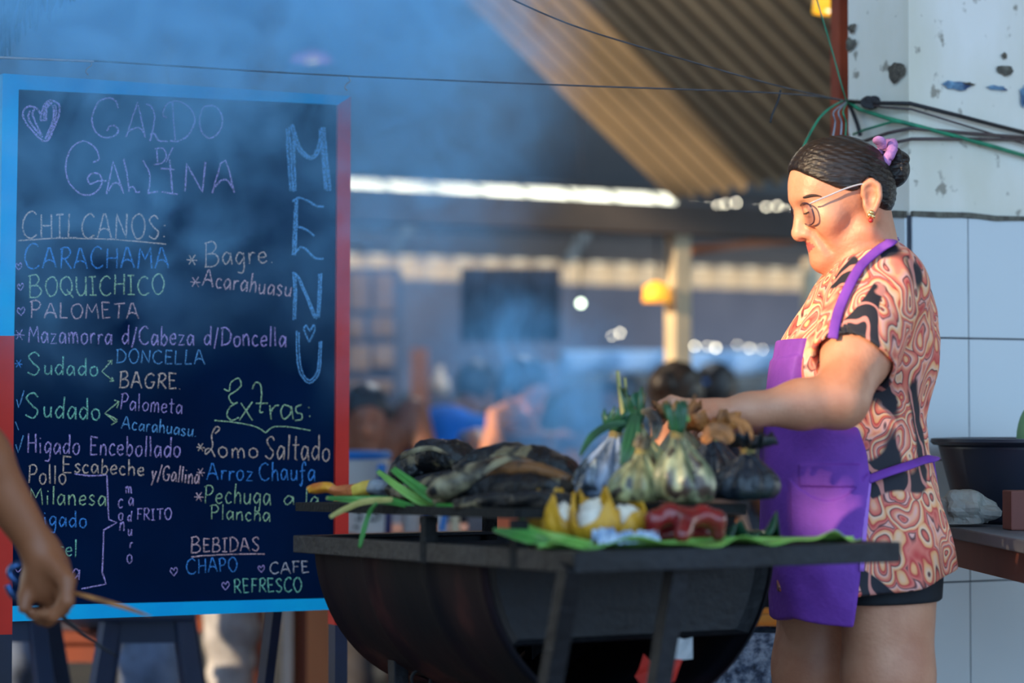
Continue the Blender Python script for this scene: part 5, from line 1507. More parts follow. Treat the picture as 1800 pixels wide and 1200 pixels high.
def figure(label, group, J, f, face, sk, top_m, leg_m, h=.009, sleeve_cut=.55, hair_len=.0, hair_bun=False, girth=1.0, name='person', own_hand=None):
    """one person: continuous body; shirt, trousers and hair are parts.  J: joints in world space"""
    J = {k: V3(v) for k, v in J.items()}
    f = V3(f); f /= np.linalg.norm(f); s = np.cross((0, 0, 1), f).astype(np.float32)
    fc = V3(face); fc /= np.linalg.norm(fc); fs = np.cross((0, 0, 1), fc).astype(np.float32); fs /= np.linalg.norm(fs); fu = np.cross(fc, fs).astype(np.float32)
    Rt = np.stack((f, s, np.float32((0, 0, 1))), 1); Rh = np.stack((fc, fs, fu), 1)
    hd = J['head']
    def hloc(P):
        q = (P - hd) @ Rh
        return q
    def head(P):
        q = hloc(P); S = q.copy(); S[:, 1] = np.abs(S[:, 1])
        d = s_ell(S, (-.012, 0, .03), (.092, .075, .088))
        d = smin(d, s_ell(S, (.035, 0, -.03), (.052, .058, .075)), .03)
        d = smin(d, s_cap(S, (0, .05, -.055), (.066, .012, -.100), .022, .018), .03)
        d = smin(d, s_sph(S, (.070, 0, -.094), .018), .015)
        d = smin(d, s_cap(S, (.080, .008, .018), (.070, .036, .020), .011, .010), .012)
        d = smax(d, -s_ell(S, (.086, .033, .000), (.014, .016, .011)), .012)
        d = smin(d, s_sph(S, (.070, .031, 0), .0125), .003)
        d = smin(d, s_cap(S, (.084, 0, .005), (.098, 0, -.036), .008, .012), .012)
        d = smin(d, s_sph(S, (.086, .012, -.040), .008), .006)
        d = smin(d, s_cap(S, (.084, 0, -.062), (.076, .020, -.064), .007, .004), .005)
        d = smin(d, s_cap(S, (.082, 0, -.074), (.074, .018, -.072), .007, .004), .005)
        d = smin(d, s_ell(S, (-.012, .078, -.008), (.017, .009, .031)), .006)
        return d
    def limb(P, a, b, c, r):
        d = s_cap(P, a, b, r[0], r[1])
        m = b * .65 + c * .35
        d = smin(d, s_cap(P, b, m, r[1], r[2]), .02)
        return smin(d, s_cap(P, m, c, r[2], r[3]), .02)
    ar = (.052 * girth, .041 * girth, .038 * girth, .024); lr = (.085 * girth, .058 * girth, .055 * girth, .036)
    def arms(P, grow=0.0):
        d = None
        for k in 'lr':
            e = limb(P, J['sh_' + k], J['el_' + k], J['wr_' + k], ar)
            d = e if d is None else np.minimum(d, e)
        return d
    def hands(P):
        d = None
        for k in 'lr':
            if own_hand is not None and k == 'r':
                d = np.minimum(d, own_hand(P)); continue
            dirn = J.get('hd_' + k, J['wr_' + k] - J['el_' + k]) if 'hd_' + k not in J else J['hd_' + k]
            e = fig_hand(P, J['wr_' + k], dirn, s * (1 if k == 'l' else -1) + np.float32((0, 0, .3)))
            d = e if d is None else np.minimum(d, e)
        return d
    def trunk(P, g=0.0):
        d = s_cap(P, J['pelvis'], J['waist'], .125 * girth + g, .112 * girth + g)
        d = smin(d, s_cap(P, J['waist'], J['chest'], .112 * girth + g, .122 * girth + g), .05)
        for k in 'lr':
            d = smin(d, s_cap(P, J['chest'] + (J['sh_' + k] - J['chest']) * .35, J['sh_' + k], .085 * girth + g, .058 * girth + g), .05)
            d = smin(d, s_sph(P, J['hip_' + k], .10 * girth + g), .04)
        return d
    def legs(P, g=0.0):
        d = None
        for k in 'lr':
            e = limb(P, J['hip_' + k], J['kn_' + k], J['an_' + k], tuple(x + g for x in lr))
            d = e if d is None else np.minimum(d, e)
        return d
    def feet(P):
        d = None
        for k in 'lr':
            a = J['an_' + k]; t = a + f * .15; t[2] = .03
            e = smin(s_cap(P, a, a * .7 + t * .3 - np.float32((0, 0, .02)), .036, .036), s_cap(P, a * .8 + t * .2 - np.float32((0, 0, .03)), t, .036, .028), .02)
            d = e if d is None else np.minimum(d, e)
        return d
    def body(P):
        d = smin(head(P), s_cap(P, J['neck'], hd - fu * .05 - fc * .02, .055, .05), .03)
        d = smin(d, s_cap(P, J['chest'], J['neck'], .08, .055), .04)
        d = smin(d, trunk(P, -.012), .03)
        d = smin(d, arms(P), .02); d = smin(d, hands(P), .012)
        d = smin(d, legs(P, -.008), .02); d = smin(d, feet(P), .015)
        return d
    allp = np.stack([v for k, v in J.items() if not k.startswith('hd_')])
    lo, hi = allp.min(0) - .24, allp.max(0) + .24
    root = thing(name, label, 'person', (float(J['pelvis'][0]), float(J['pelvis'][1]), 0.0), group)
    lipm, browm = lip_m, brow_m
    sdf_obj('body', body, lo, hi, h, sk, root)
    def shirt(P):
        d = trunk(P, .012)
        for k in 'lr':
            a, b = J['sh_' + k], J['el_' + k]
            c = a + (b - a) * sleeve_cut if sleeve_cut > 0 else a
            if sleeve_cut > 0:
                e = s_cap(P, a, c, .072 * girth, .062 * girth)
                ax = (b - a) / np.linalg.norm(b - a)
                e = smax(e, (P - c) @ ax, .006)
                d = smin(d, e, .03)
        d = d - .004 * np.sin(P[:, 2] * 40 + P[:, 0] * 25 + 2 * np.sin(P[:, 1] * 20))
        d = smax(d, J['pelvis'][2] - .03 - P[:, 2], .006)
        d = smax(d, (P - (J['neck'] * .75 + J['chest'] * .25)) @ V3(J['neck'] - J['chest']) / np.linalg.norm(J['neck'] - J['chest']), .01)
        return d
    sdf_obj('shirt', shirt, lo, hi, max(h, .007), top_m, root)
    def trousers(P):
        d = legs(P, .012)
        d = smin(d, s_cap(P, J['hip_l'], J['hip_r'], .115 * girth, .115 * girth), .04)
        d = smin(d, s_sph(P, J['pelvis'], .135 * girth), .05)
        d = d - .004 * np.sin(P[:, 2] * 70 + P[:, 0] * 30 + 2 * np.sin(P[:, 1] * 20))
        d = smax(d, P[:, 2] - J['pelvis'][2] - .06, .006)
        return smax(d, .10 - P[:, 2], .006)
    sdf_obj('trousers', trousers, lo, hi, max(h, .007), leg_m, root)
    def hair(P):
        q = hloc(P)
        d = s_ell(q, (-.016, 0, .034), (.102, .087, .098))
        if hair_len > 0: d = smin(d, s_cap(P, hd - fc * .05, hd - fc * .07 - np.float32((0, 0, hair_len)), .075, .05), .03)
        if hair_bun: d = smin(d, s_ell(q, (-.115, 0, .045), (.035, .04, .04)), .012)
        cut = np.maximum(q[:, 0] * .95 - .026 - (q[:, 2] - .03) * .75, 0) * 1.0 - 0.0
        d = smax(d, q[:, 0] * .75 - q[:, 2] * .66 - .018, .008)
        if hair_len <= 0: d = smax(d, -.062 - q[:, 2] - q[:, 0] * .3, .008)
        return d - .002 * np.sin(q[:, 1] * 160 + q[:, 2] * 60)
    sdf_obj('hair', hair, lo, hi, max(h * .8, .005), dark_hair, root)
    return root
def seated(pos, f, lean=.06, zs=.46, head_dz=0.0, spread=.12, side_lean=0.0):
    f = Vector(f).normalized(); s = ZZ.cross(f); p = Vector((pos[0], pos[1], 0))
    J = {}
    J['pelvis'] = p + ZZ * (zs + .14)
    J['waist'] = J['pelvis'] + ZZ * .16 + f * lean * .4 + s * side_lean * .4
    J['chest'] = J['waist'] + ZZ * .20 + f * lean * .7 + s * side_lean * .7
    J['neck'] = J['chest'] + ZZ * .17 + f * (lean * .6 + .02) + s * side_lean * .5
    J['head'] = J['neck'] + ZZ * (.135 + head_dz) + f * (.035 + lean * .3)
    for k, q in (('l', 1), ('r', -1)):
        J['sh_' + k] = J['chest'] + ZZ * .10 + s * q * .175
        J['el_' + k] = J['sh_' + k] - ZZ * .24 + f * .10 + s * q * .04
        J['wr_' + k] = J['el_' + k] + f * .21 - ZZ * .0 - s * q * .06
        J['hip_' + k] = J['pelvis'] + s * q * .09
        J['kn_' + k] = J['hip_' + k] + f * .40 + s * q * spread * .5 - ZZ * .02
        J['an_' + k] = Vector((J['kn_' + k].x, J['kn_' + k].y, .085)) + f * .02
    return J
def stool(x, y, zs, m, lab, group=None, w=.30, splay=.06, rot=0.0):
    r = thing('stool', lab, 'stool', (x, y, 0), group)
    ux = Vector((math.cos(rot), math.sin(rot), 0)); uy = Vector((-math.sin(rot), math.cos(rot), 0)); c = Vector((x, y, 0))
    MB().box(c + ZZ * (zs - .015), ux, uy, ZZ, w / 2, w / 2, .015, ch=.006).build('seat', m, r)
    for i in (-1, 1):
        for j in (-1, 1):
            MB().bar(c + ux * i * (w / 2 - .03) + uy * j * (w / 2 - .03) + ZZ * (zs - .03), c + ux * i * (w / 2 + splay) + uy * j * (w / 2 + splay * .6), .04, .04, ch=.003).build('leg', m, r)
    for j in (-1, 1):
        MB().bar(c + ux * -(w / 2 - .03) + uy * j * (w / 2 - .03) + ZZ * (zs - .055), c + ux * (w / 2 - .03) + uy * j * (w / 2 - .03) + ZZ * (zs - .055), .02, .05).build('apron_rail', m, r)
    return r
stool_m = mat('navy_painted_wood', (38, 56, 92), (28, 44, 76), scale=6, rough=0.5)
wood_r = mat('red_brown_wood', (128, 62, 44), (98, 48, 36), scale=6, rough=0.6, stretch=(1, 1, .2))
wood_o = mat('orange_brown_wood', (186, 110, 66), (160, 90, 52), scale=6, rough=0.6, stretch=(1, 1, .2))

def gpt(px, py, y): return Vector(at(px, py, y))
# -- the diner resting chin on hand, seen through the smoke
Y_ = 9.0
c0 = gpt(935, 735, Y_ + .1); fdir = Vector((.62, -.78, 0)).normalized()
J = seated((c0.x - .06, c0.y), fdir, lean=.05, zs=.46)
J['head'] = gpt(922, 690, Y_ - .05); J['neck'] = gpt(914, 745, Y_); J['chest'] = gpt(912, 800, Y_ + .02); J['waist'] = gpt(914, 880, Y_ + .06)
J['sh_r'] = gpt(838, 778, Y_ - .02); J['sh_l'] = gpt(990, 780, Y_ - .02)
J['el_r'] = gpt(864, 812, Y_ - .32); J['wr_r'] = gpt(868, 728, Y_ - .28); J['hd_r'] = gpt(912, 716, Y_ - .20) - J['wr_r']
J['el_l'] = gpt(1010, 880, Y_ - .1); J['wr_l'] = gpt(960, 890, Y_ - .30)
figure('person seen through the smoke, resting their chin on a bare arm', 'diners at the tables behind', J, fdir, (.70, -.62, -.30), sk_a, cloth('grey_blue_vest', (120, 130, 160)), cloth('dark_trousers', (40, 44, 58)), sleeve_cut=0, hair_len=.16)
stool(float(J['pelvis'].x), float(J['pelvis'].y), .45, wood_r, 'wooden stool under the person resting chin on hand', 'stools of the diners')
# -- person in bright blue bent forward
c0 = gpt(788, 735, 9.6); fdir = Vector((.55, .83, 0)).normalized()
J = seated((c0.x, c0.y), fdir, lean=.16, zs=.46)
J['pelvis'] = gpt(786, 900, 9.6); J['waist'] = gpt(786, 835, 9.62); J['chest'] = gpt(788, 778, 9.68); J['neck'] = gpt(812, 730, 9.82); J['head'] = gpt(842, 690, 9.95)
J['sh_l'] = gpt(742, 768, 9.72); J['sh_r'] = gpt(838, 766, 9.62); J['el_l'] = gpt(716, 840, 9.8); J['el_r'] = gpt(868, 850, 9.6)
J['wr_l'] = gpt(750, 850, 10.0); J['wr_r'] = gpt(850, 850, 9.85)
for k in 'lr': J['hip_' + k] = Vector(J['pelvis']) + ZZ.cross(fdir) * (.09 if k == 'l' else -.09)
figure('person in a bright blue shirt bending forward with their back turned', 'diners at the tables behind', J, fdir, (.7, .6, -.3), sk_b, cloth('bright_blue_shirt', (0, 120, 235)), cloth('dark_trousers', (40, 44, 58)), girth=1.15)
stool(float(c0.x), float(c0.y), .45, wood_r, 'wooden stool under the person in bright blue', 'stools of the diners')
# -- two men further left
c0 = gpt(642, 735, 8.6); fdir = Vector((.35, -.93, 0)).normalized()
J = seated((c0.x, c0.y), fdir, lean=.02, zs=.44); J['head'] = gpt(643, 738, 8.55); J['neck'] = gpt(640, 795, 8.6); J['chest'] = gpt(640, 850, 8.62)
figure('dark haired man in a pale shirt behind the bucket with the blue lid', 'diners at the tables behind', J, fdir, (.15, -.95, -.12), sk_b, cloth('pale_grey_shirt', (150, 155, 170)), cloth('dark_trousers', (40, 44, 58)))
stool(float(J['pelvis'].x), float(J['pelvis'].y), .43, wood_r, 'wooden stool under the man in the pale shirt', 'stools of the diners')
c0 = gpt(712, 735, 11.4); fdir = Vector((-.3, -.95, 0)).normalized()
J = seated((c0.x, c0.y), fdir, lean=.03, zs=.42); J['head'] = gpt(713, 752, 11.35); J['neck'] = gpt(708, 792, 11.4); J['chest'] = gpt(704, 830, 11.4)
figure('brown faced man with cropped hair sitting between the bucket and the blue shirt', 'diners at the tables behind', J, fdir, (-.25, -.95, -.1), sk_c, cloth('grey_white_shirt', (140, 140, 155)), cloth('dark_trousers', (40, 44, 58)), girth=.95)
stool(float(J['pelvis'].x), float(J['pelvis'].y), .41, wood_r, 'wooden stool under the cropped haired man', 'stools of the diners')
# -- dark heads right of the tall stalks
for (px, py, yy, fx, lab, bun, cl, lean) in ((1260, 694, 9.7, (.5, .85), 'woman with black hair and a small blue hair clip beside the pole', False, (52, 50, 66), .05),
                                     (1190, 708, 7.6, (.5, .85), 'person with black hair gathered up, seen just above the cook\'s hand', True, (48, 46, 60), .04),
                                     (1088, 706, 10.8, (-.7, -.6), 'dark haired person behind the two long pale stalks', False, (92, 62, 52), .04)):
    c0 = gpt(px, 735, yy); fdir = Vector((fx[0], fx[1], 0)).normalized()
    J = seated((c0.x, c0.y), fdir, lean=lean, zs=.46)
    dz = gpt(px, py, yy).z - J['head'].z; dx = gpt(px, py, yy) - J['head']; dx.z = 0
    for k in ('waist', 'chest', 'neck', 'head', 'sh_l', 'sh_r', 'el_l', 'el_r', 'wr_l', 'wr_r'): J[k] = Vector(J[k]) + ZZ * dz + dx
    J['waist'] = (Vector(J['pelvis']) + Vector(J['chest'])) / 2
    rt = figure(lab, 'diners at the tables behind', J, fdir, (fx[0], fx[1], -.15), sk_b, cloth('dark_blouse_%d' % px, cl), cloth('dark_trousers', (40, 44, 58)), hair_len=.12 if not bun else 0, hair_bun=bun)
    if 'clip' in lab:
        MB().ball(tuple(gpt(1240, 671, yy - .105)), (.014, .010, .010), 10, 8).build('hair_clip', mat('blue_plastic', (30, 130, 220), scale=5, rough=.3), rt, smooth=True, label='small blue hair clip')
    stool(float(J['pelvis'].x), float(J['pelvis'].y), .45, wood_r, 'wooden stool under the ' + ('woman with the hair clip' if 'clip' in lab else 'person with gathered hair' if bun else 'person behind the stalks'), 'stools of the diners')
# -- two people sitting behind the menu board: only their jeans show under it
for (px0, yy, lab, c) in ((165, 6.5, 'person in pale blue jeans sitting behind the menu board', (120, 140, 178)), (352, 7.4, 'person in grey white trousers sitting behind the menu board beside the jeans', (168, 172, 184))):
    c0 = gpt(px0, 735, yy); fdir = Vector((.1, -.99, 0)).normalized()
    J = seated((c0.x, c0.y), fdir, lean=.04, zs=.47, spread=.16 if px0 < 300 else .02)
    figure(lab, 'people behind the menu board', J, fdir, (.2, -.95, -.1), sk_b, cloth('plain_shirt_%d' % px0, (100, 104, 118)), cloth('trousers_%d' % px0, c, tuple(x * .62 for x in c)), girth=1.2)
    stool(float(c0.x), float(c0.y) , .46, wood_r, 'wooden stool under the ' + ('person in jeans' if px0 < 300 else 'person in grey white trousers'), 'stools behind the menu board')
for px, yy, lab, rot in ((262, 5.55, 'navy stool with splayed legs in front of the jeans, below the middle of the board', .1), (18, 5.72, 'navy stool with splayed legs at the left end below the board', .0)):
    c0 = gpt(px, 735, yy)
    stool(c0.x, c0.y, gpt(px, 1062, yy).z, stool_m, lab, 'navy stools', w=.22, splay=.055, rot=rot)
# -- the long table behind the grill and what stands on it
TZ = .715; TY = 6.4
t0, t1 = gpt(560, 735, TY), gpt(1010, 735, TY + .55)
table = thing('dining_table', 'long wooden table behind the grill carrying the bucket and cartons', 'table', ((t0.x + t1.x) / 2, TY + .25, 0))
cc = Vector(((t0.x + t1.x) / 2, TY + .3, 0))
MB().box(cc + ZZ * (TZ - .015), (1, 0, 0), (0, 1, 0), ZZ, (t1.x - t0.x) / 2 + .1, .34, .015, ch=.004).build('tabletop', wood_o, table)
for i in (-1, 1):
    for j in (-1, 1):
        MB().box(cc + Vector((i * ((t1.x - t0.x) / 2), j * .27, (TZ - .03) / 2)), (1, 0, 0), (0, 1, 0), ZZ, .03, .03, (TZ - .03) / 2).build('leg', wood_o, table)
wh = mat('white_plastic', (205, 205, 205), (188, 190, 194), scale=5, rough=0.4)
bl = mat('blue_plastic_lid', (30, 130, 215), (20, 112, 200), scale=5, rough=0.35)
bp_ = gpt(630, 735, TY + .1); bp_.z = TZ
bucket = thing('bucket', 'white plastic bucket with a bright blue lid on the far table', 'bucket', tuple(bp_))
MB().lathe([(0, .001), (.070, .001), (.084, .19), (.084, .205)], bp_, 32).build('tub', wh, bucket, smooth='auto')
MB().lathe([(.088, .196), (.090, .200), (.090, .214), (.080, .219), (0, .220)], bp_, 32).build('lid', bl, bucket, smooth='auto')
b2 = gpt(672, 735, TY + .02); b2.z = TZ
bot = thing('bottle', 'dark blue bottle standing next to the bucket', 'bottle', tuple(b2))
MB().lathe([(0, .001), (.026, .002), (.027, .10), (.022, .13), (.011, .15), (.011, .165)], b2, 24).build('flask', mat('deep_blue_plastic', (20, 50, 130), scale=5, rough=.3), bot, smooth='auto')
MB().lathe([(.013, .162), (.013, .185), (0, .186)], b2, 20).build('cap', bl, bot, smooth='auto')
def carton(px0, px1, py0, yy, d, m, lab, cat='carton', nm='carton', rot=0.0):
    a, b = gpt(px0, py0, yy), gpt(px1, py0, yy)
    r = thing(nm, lab, cat, ((a.x + b.x) / 2, yy + d / 2, TZ))
    MB().box(Vector(((a.x + b.x) / 2, yy + d / 2, (a.z + TZ) / 2)), (math.cos(rot), math.sin(rot), 0), (-math.sin(rot), math.cos(rot), 0), ZZ, (b.x - a.x) / 2, d / 2, (a.z - TZ) / 2 - .0005, ch=.003).build('box', m, r)
    return r
cb = carton(624, 676, 880, TY - .02, .06, wh, 'white carton printed with black strokes on the far table')
ink = mat('black_print', (30, 30, 34), scale=5, rough=.6)
for i, (x, y, w, h_) in enumerate(((629, 899, 10, 5), (631, 913, 11, 5), (627, 926, 11, 5), (659, 901, 10, 5), (656, 913, 13, 5), (634, 906, 4, 16), (666, 906, 4, 12))):
    q = gpt(x, y, TY - .02); m_ = MB()
    m_.box(q - Vector((0, .0008, 0)), (1, 0, 0), (0, 1, 0), ZZ, w / 2 / 664, .0008, h_ / 2 / 664); m_.build('printed_stroke', ink, cb)
cp = gpt(724, 735, TY + .06); cp.z = TZ
tag(MB().lathe([(0, .001), (.024, .001), (.032, .085), (.030, .085), (.022, .004), (0, .004)], cp, 28).build('cup', wh, None, smooth='auto'), 'white cup on the far table beside the grate leg', 'cup')
pk = carton(766, 788, 878, TY + .02, .05, wh, 'white packet with a blue band on the far table', 'packet', 'packet')
q = gpt(781, 910, TY + .02)
MB().box(q - Vector((0, .001, 0)), (.97, 0, -.2), (0, 1, 0), (.2, 0, .97), .008, .001, .035).build('blue_band', bl, pk, label='blue band across the packet')
q = gpt(800, 735, TY + .05); q.z = TZ
tag(MB().lathe([(0, .001), (.014, .001), (.012, .06), (.018, .11), (0, .112)], q, 16).build('candle', mat('cream_wax', (250, 245, 215), scale=5, rough=.4), None, smooth='auto'), 'cream candle upright right of the blue banded packet', 'candle')
carton(822, 864, 874, TY + .05, .08, mat('grey_card', (120, 122, 130), (100, 102, 112), scale=6, rough=.8), 'grey carton on the far table left of the orange box')
carton(868, 936, 872, TY + .02, .10, mat('orange_card', (226, 120, 80), (212, 104, 66), scale=6, rough=.7), 'orange box on the far table behind the plantain stalk')
# table legs seen below the board on the right
for px, w, yy, m, lab in ((536, .045, 7.2, wood_r, 'red brown square post with a sunlit edge below the right end of the board'), (444, .05, 7.6, wood_r, 'dull red table post below the board near its middle'), (506, .02, 7.0, wh, 'thin white pole just left of the sunlit post')):
    c0 = gpt(px, 735, yy)
    tag(MB().box(Vector((c0.x, c0.y, .31)), U1, U2, ZZ, w / 2 * 1.2, w / 2 * 1.2, .31, ch=.004).build('table_post', m), lab, 'post')
# -- stall fronts and lamps of the hall
panel_m = mat('faded_brown_board', (176, 140, 118), (150, 116, 98), scale=3, rough=.8)
cab_y = 12.6
a, b = gpt(560, 470, cab_y), gpt(700, 470, cab_y)
cab = thing('stall_cupboard', 'tall dark stall cupboard with faded brown door panels beside the board', 'cupboard', ((a.x + b.x) / 2, cab_y, 0))
MB().abox((a.x, cab_y, 0), (b.x, cab_y + .5, a.z)).build('carcass', navy_wall, cab)
for x0, y0, x1, y1 in ((566, 482, 606, 545), (614, 482, 650, 545), (657, 482, 692, 548), (612, 556, 640, 594), (652, 556, 692, 592), (612, 606, 650, 652), (657, 606, 692, 645), (612, 668, 690, 690)):
    p, q = gpt(x0, y0, cab_y), gpt(x1, y1, cab_y)
    MB().abox((p.x, cab_y - .025, q.z), (q.x, cab_y - .001, p.z), ch=.006).build('door_panel', panel_m, cab)
p, q = gpt(722, 612, 12.1), gpt(752, 612, 12.1)
tag(MB().abox((p.x, 12.1, 0), (q.x, 12.18, p.z)).build('stall_post', wood_o), 'orange brown square post right of the stall cupboard', 'post')
q = gpt(773, 735, 12.3); q.z = 0
dp = thing('display_stand', 'small stand with a cream bottle shape on it, right of the brown post', 'stand', tuple(q))
zt_ = gpt(773, 692, 12.3).z
MB().abox((q.x - .08, q.y - .06, 0), (q.x + .08, q.y + .06, zt_)).build('stand', navy_wall, dp)
MB().lathe([(0, 0), (.05, 0), (.05, .06), (.022, .10), (.018, .14), (0, .141)], Vector((q.x, q.y, zt_)), 20).build('bottle_shape', mat('cream_ceramic', (226, 200, 176), scale=4, rough=.5), dp, smooth=True)
tarp_m = mat('pale_blue_tarpaulin', (168, 200, 232), (150, 186, 222), scale=1.5, rough=.7)
def tarp(px0, px1, py0, py1, yy, m, lab, nm='tarpaulin'):
    g_ = []
    for i in range(41):
        px = px0 + (px1 - px0) * i / 40
        g_.append([gpt(px, py0 + (py1 - py0) * v + 2 * math.sin(i * .9) * v, yy + .05 * math.sin(i * .7 + v * 2) + .0 * v) for v in (0, .33, .66, 1)])
    m_ = MB(); m_.sheet(g_)
    return tag(m_.build(nm, m, None, smooth=True, solid=.006), lab, 'tarpaulin')
tarp(985, 1420, 616, 656, 12.6, tarp_m, 'pale blue tarpaulin strip hung across the hall behind the pole')
tarp(985, 1420, 656, 760, 12.9, cloth('grey_green_sheet', (112, 120, 124)), 'grey green sheet hanging under the pale blue tarpaulin')
tarp(810, 985, 470, 600, 12.4, cloth('black_tarpaulin', (40, 42, 54)), 'black tarpaulin hanging in the dark middle of the hall')
tarp(600, 985, 690, 800, 13.2, cloth('teal_sheet', (62, 88, 96)), 'dim teal sheet behind the seated diners')
def glow(name, c, s):
    m, nt, bs, out = nodes_of(name)
    bs.inputs['Base Color'].default_value = lin(c); bs.inputs['Roughness'].default_value = .6
    bs.inputs['Emission Color'].default_value = lin(c); bs.inputs['Emission Strength'].default_value = s
    return m
flex = mat('black_flex', (24, 24, 28), scale=5, rough=.5)
def hanging_lamp(px, py, yy, w, hgt, col, st, lab, ztop, flare=1.0, nm='hanging_lamp'):
    c = gpt(px, py, yy)
    r = thing(nm, lab, 'lamp', tuple(c))
    MB().lathe([(w / 2, -hgt / 2), (w / 2 * .96, -hgt * .2), (w / 2 * .7 * flare, hgt * .25), (w * .14, hgt / 2), (0, hgt / 2 + .002)], c, 28).build('lamp_shade', glow('lit_shade_%d' % px, col, st), r, smooth=True, solid=.004)
    MB().tube([c + ZZ * hgt / 2, Vector((c.x, c.y, ztop))], .004, 6).build('flex', flex, r)
    MB().ball(c - ZZ * hgt * .1, .025, 12, 8).build('bulb', glow('lit_bulb_%d' % px, (255, 240, 210), st * 2), r, smooth=True)
    return r
hanging_lamp(549, 99, 8.0, .135, .03, (205, 150, 235), 1.9, 'lilac lamp shade hanging in the smoke above the board', 5.48)
hanging_lamp(1154, 513, 8.42, .095, .07, (250, 170, 50), .9, 'orange lamp shade glowing beside the cream pole', 1.70, 1.3)
hanging_lamp(1462, 2, 6.4, .10, .06, (255, 190, 50), 1.0, 'yellow lamp shade at the top edge next to the wall end', 3.2, 1.3)
roof_fill_l = bpy.data.lights.new('roof_fill', 'POINT'); roof_fill_l.energy = 14; roof_fill_l.color = (1, .88, .7); roof_fill_l.shadow_soft_size = .1  # added fill to brighten the roof underside; no lamp hangs at this spot
lo_ = bpy.data.objects.new('roof_fill', roof_fill_l); COL.objects.link(lo_); lo_.location = gpt(985, -45, 7.6)
bulbs = [(1221, 366, .9), (1244, 366, .8), (1262, 362, .8), (1276, 358, .7), (1294, 356, .8), (1330, 371, 1.0), (1347, 364, .8), (1366, 362, .8), (1380, 370, .8), (1271, 402, .7), (1221, 608, .8), (1244, 608, .6), (1258, 611, .9), (1296, 606, .5), (1318, 612, .7), (1340, 614, .5), (1076, 590, .6), (1090, 585, .8)]
proto = None
for i, (px, py, s_) in enumerate(bulbs):
    c = gpt(px, py, 13.0)
    if proto is None:
        proto = MB().ball((0, 0, 0), .0085, 12, 8).build('light_bulb', glow('small_bulb_glow', (255, 244, 214), 15), None, smooth=True); o = proto
    else:
        o = proto.copy(); COL.objects.link(o)
    o.location = c; o.scale = (s_, s_, s_)
    tag(o, 'small bare glowing bulb strung across the far hall right of the pole' if px > 1200 else 'small bare glowing bulb strung in front of the pale blue tarpaulin', 'bulb', 'small bulbs of the far hall' if px > 1200 else 'small bulbs left of the pole')
c = gpt(1021, 533, 10.5)
hl = bpy.data.lights.new('hall_fill', 'POINT'); hl.energy = 170; hl.color = (.85, .92, 1); hl.shadow_soft_size = .05  # added fill for the hall, set high and apart from the visible bulb
hlo = bpy.data.objects.new('hall_fill', hl); COL.objects.link(hlo); hlo.location = (.1, 11.6, 3.6)
wb = thing('bare_bulb', 'single bright white bulb hanging in the dark hall left of the pole', 'lamp', tuple(c))
MB().ball(tuple(c), .013, 14, 10).build('bulb', glow('white_bulb', (235, 255, 225), 9), wb, smooth=True)
MB().tube([c + ZZ * .013, Vector((c.x, c.y, 4.9))], .004, 6).build('flex', flex, wb)
struct(MB().bar(gpt(1210, 440, 8.8), gpt(1394, 420, 9.2), .03, .03).build('beam', wood_o))
# ------------------------------------------------------------------ unseen blockers added beyond the left edge; gaps shape the sun into bands
boards_m = mat('brown_boards', (120, 100, 82), (92, 78, 66), scale=3, rough=.8)
SX = -3.3
def sun_z(z_at_cook, x=SX, xc=.50): return z_at_cook - SUN_DIR.z / SUN_DIR.x * (xc - x)
GY0, GY1 = .55, 1.52          # opening that lets the sun onto the cook
def sun_block(y0, y1, z0, z1): struct(MB().abox((SX - .03, y0, z0), (SX + .03, y1, z1)).build('sun_blocker', boards_m))
zA, zB, zS0, zS1 = sun_z(1.045), sun_z(1.54), 2.20, 2.275      # upper sun opening, and a narrow slot under it for the food
sun_block(-1.6, 4.4, 0, zS0); sun_block(-1.6, .50, zS0, zS1); sun_block(1.25, 4.4, zS0, zS1); sun_block(-1.6, 4.4, zS1, zA)
sun_block(-1.6, 4.4, zB, 4.6); sun_block(GY1, 4.4, zA, zB); sun_block(-1.6, GY0, zA, zB)
sun_block(6.44, 14.0, 0, 3.38)
sun_block(4.4, 6.44, 3.1, 4.6)
# ================================================================== RIGHT: counter, basin; WIRES; LEFT: the helper's arm
ctr_top = mat('grey_worn_laminate', (96, 100, 110), (76, 80, 90), scale=8, rough=.5)
ctr_br = mat('brown_counter_wood', (112, 62, 50), (92, 50, 42), scale=5, rough=.55, stretch=(1, 1, .3))
cz = at(1649, 923, 4.45).z
A_ = at(1648, 735, 4.50); B_ = at(1815, 735, 3.86)
A_.z = B_.z = 0
ed = (B_ - A_).normalized(); nd = Vector((-ed.y, ed.x, 0))
if nd.x < 0: nd = -nd
Lc = (B_ - A_).length
counter = thing('counter', 'brown wooden counter with a worn grey top against the tiled wall', 'counter', tuple(A_ + ed * Lc / 2 + nd * .5))
cm = A_ + ed * Lc / 2
MB().box(cm + nd * .6 + ZZ * (cz - .011), ed, nd, ZZ, Lc / 2, .6, .011, ch=.003).build('worktop', ctr_top, counter)
zb = at(1649, 995, 4.45).z
MB().box(cm + nd * .62 + ZZ * ((cz - .022 + zb) / 2), ed, nd, ZZ, Lc / 2 - .012, .60, (cz - .022 - zb) / 2).build('side_board', ctr_br, counter)
for i in (0, 1):
    for j in (0, 1):
        p = A_ + ed * (.10 + (Lc - .16) * i) + nd * (.30 + .85 * j)
        MB().box(p + ZZ * zb / 2, ed, nd, ZZ, .025, .025, zb / 2).build('leg', ctr_br, counter)
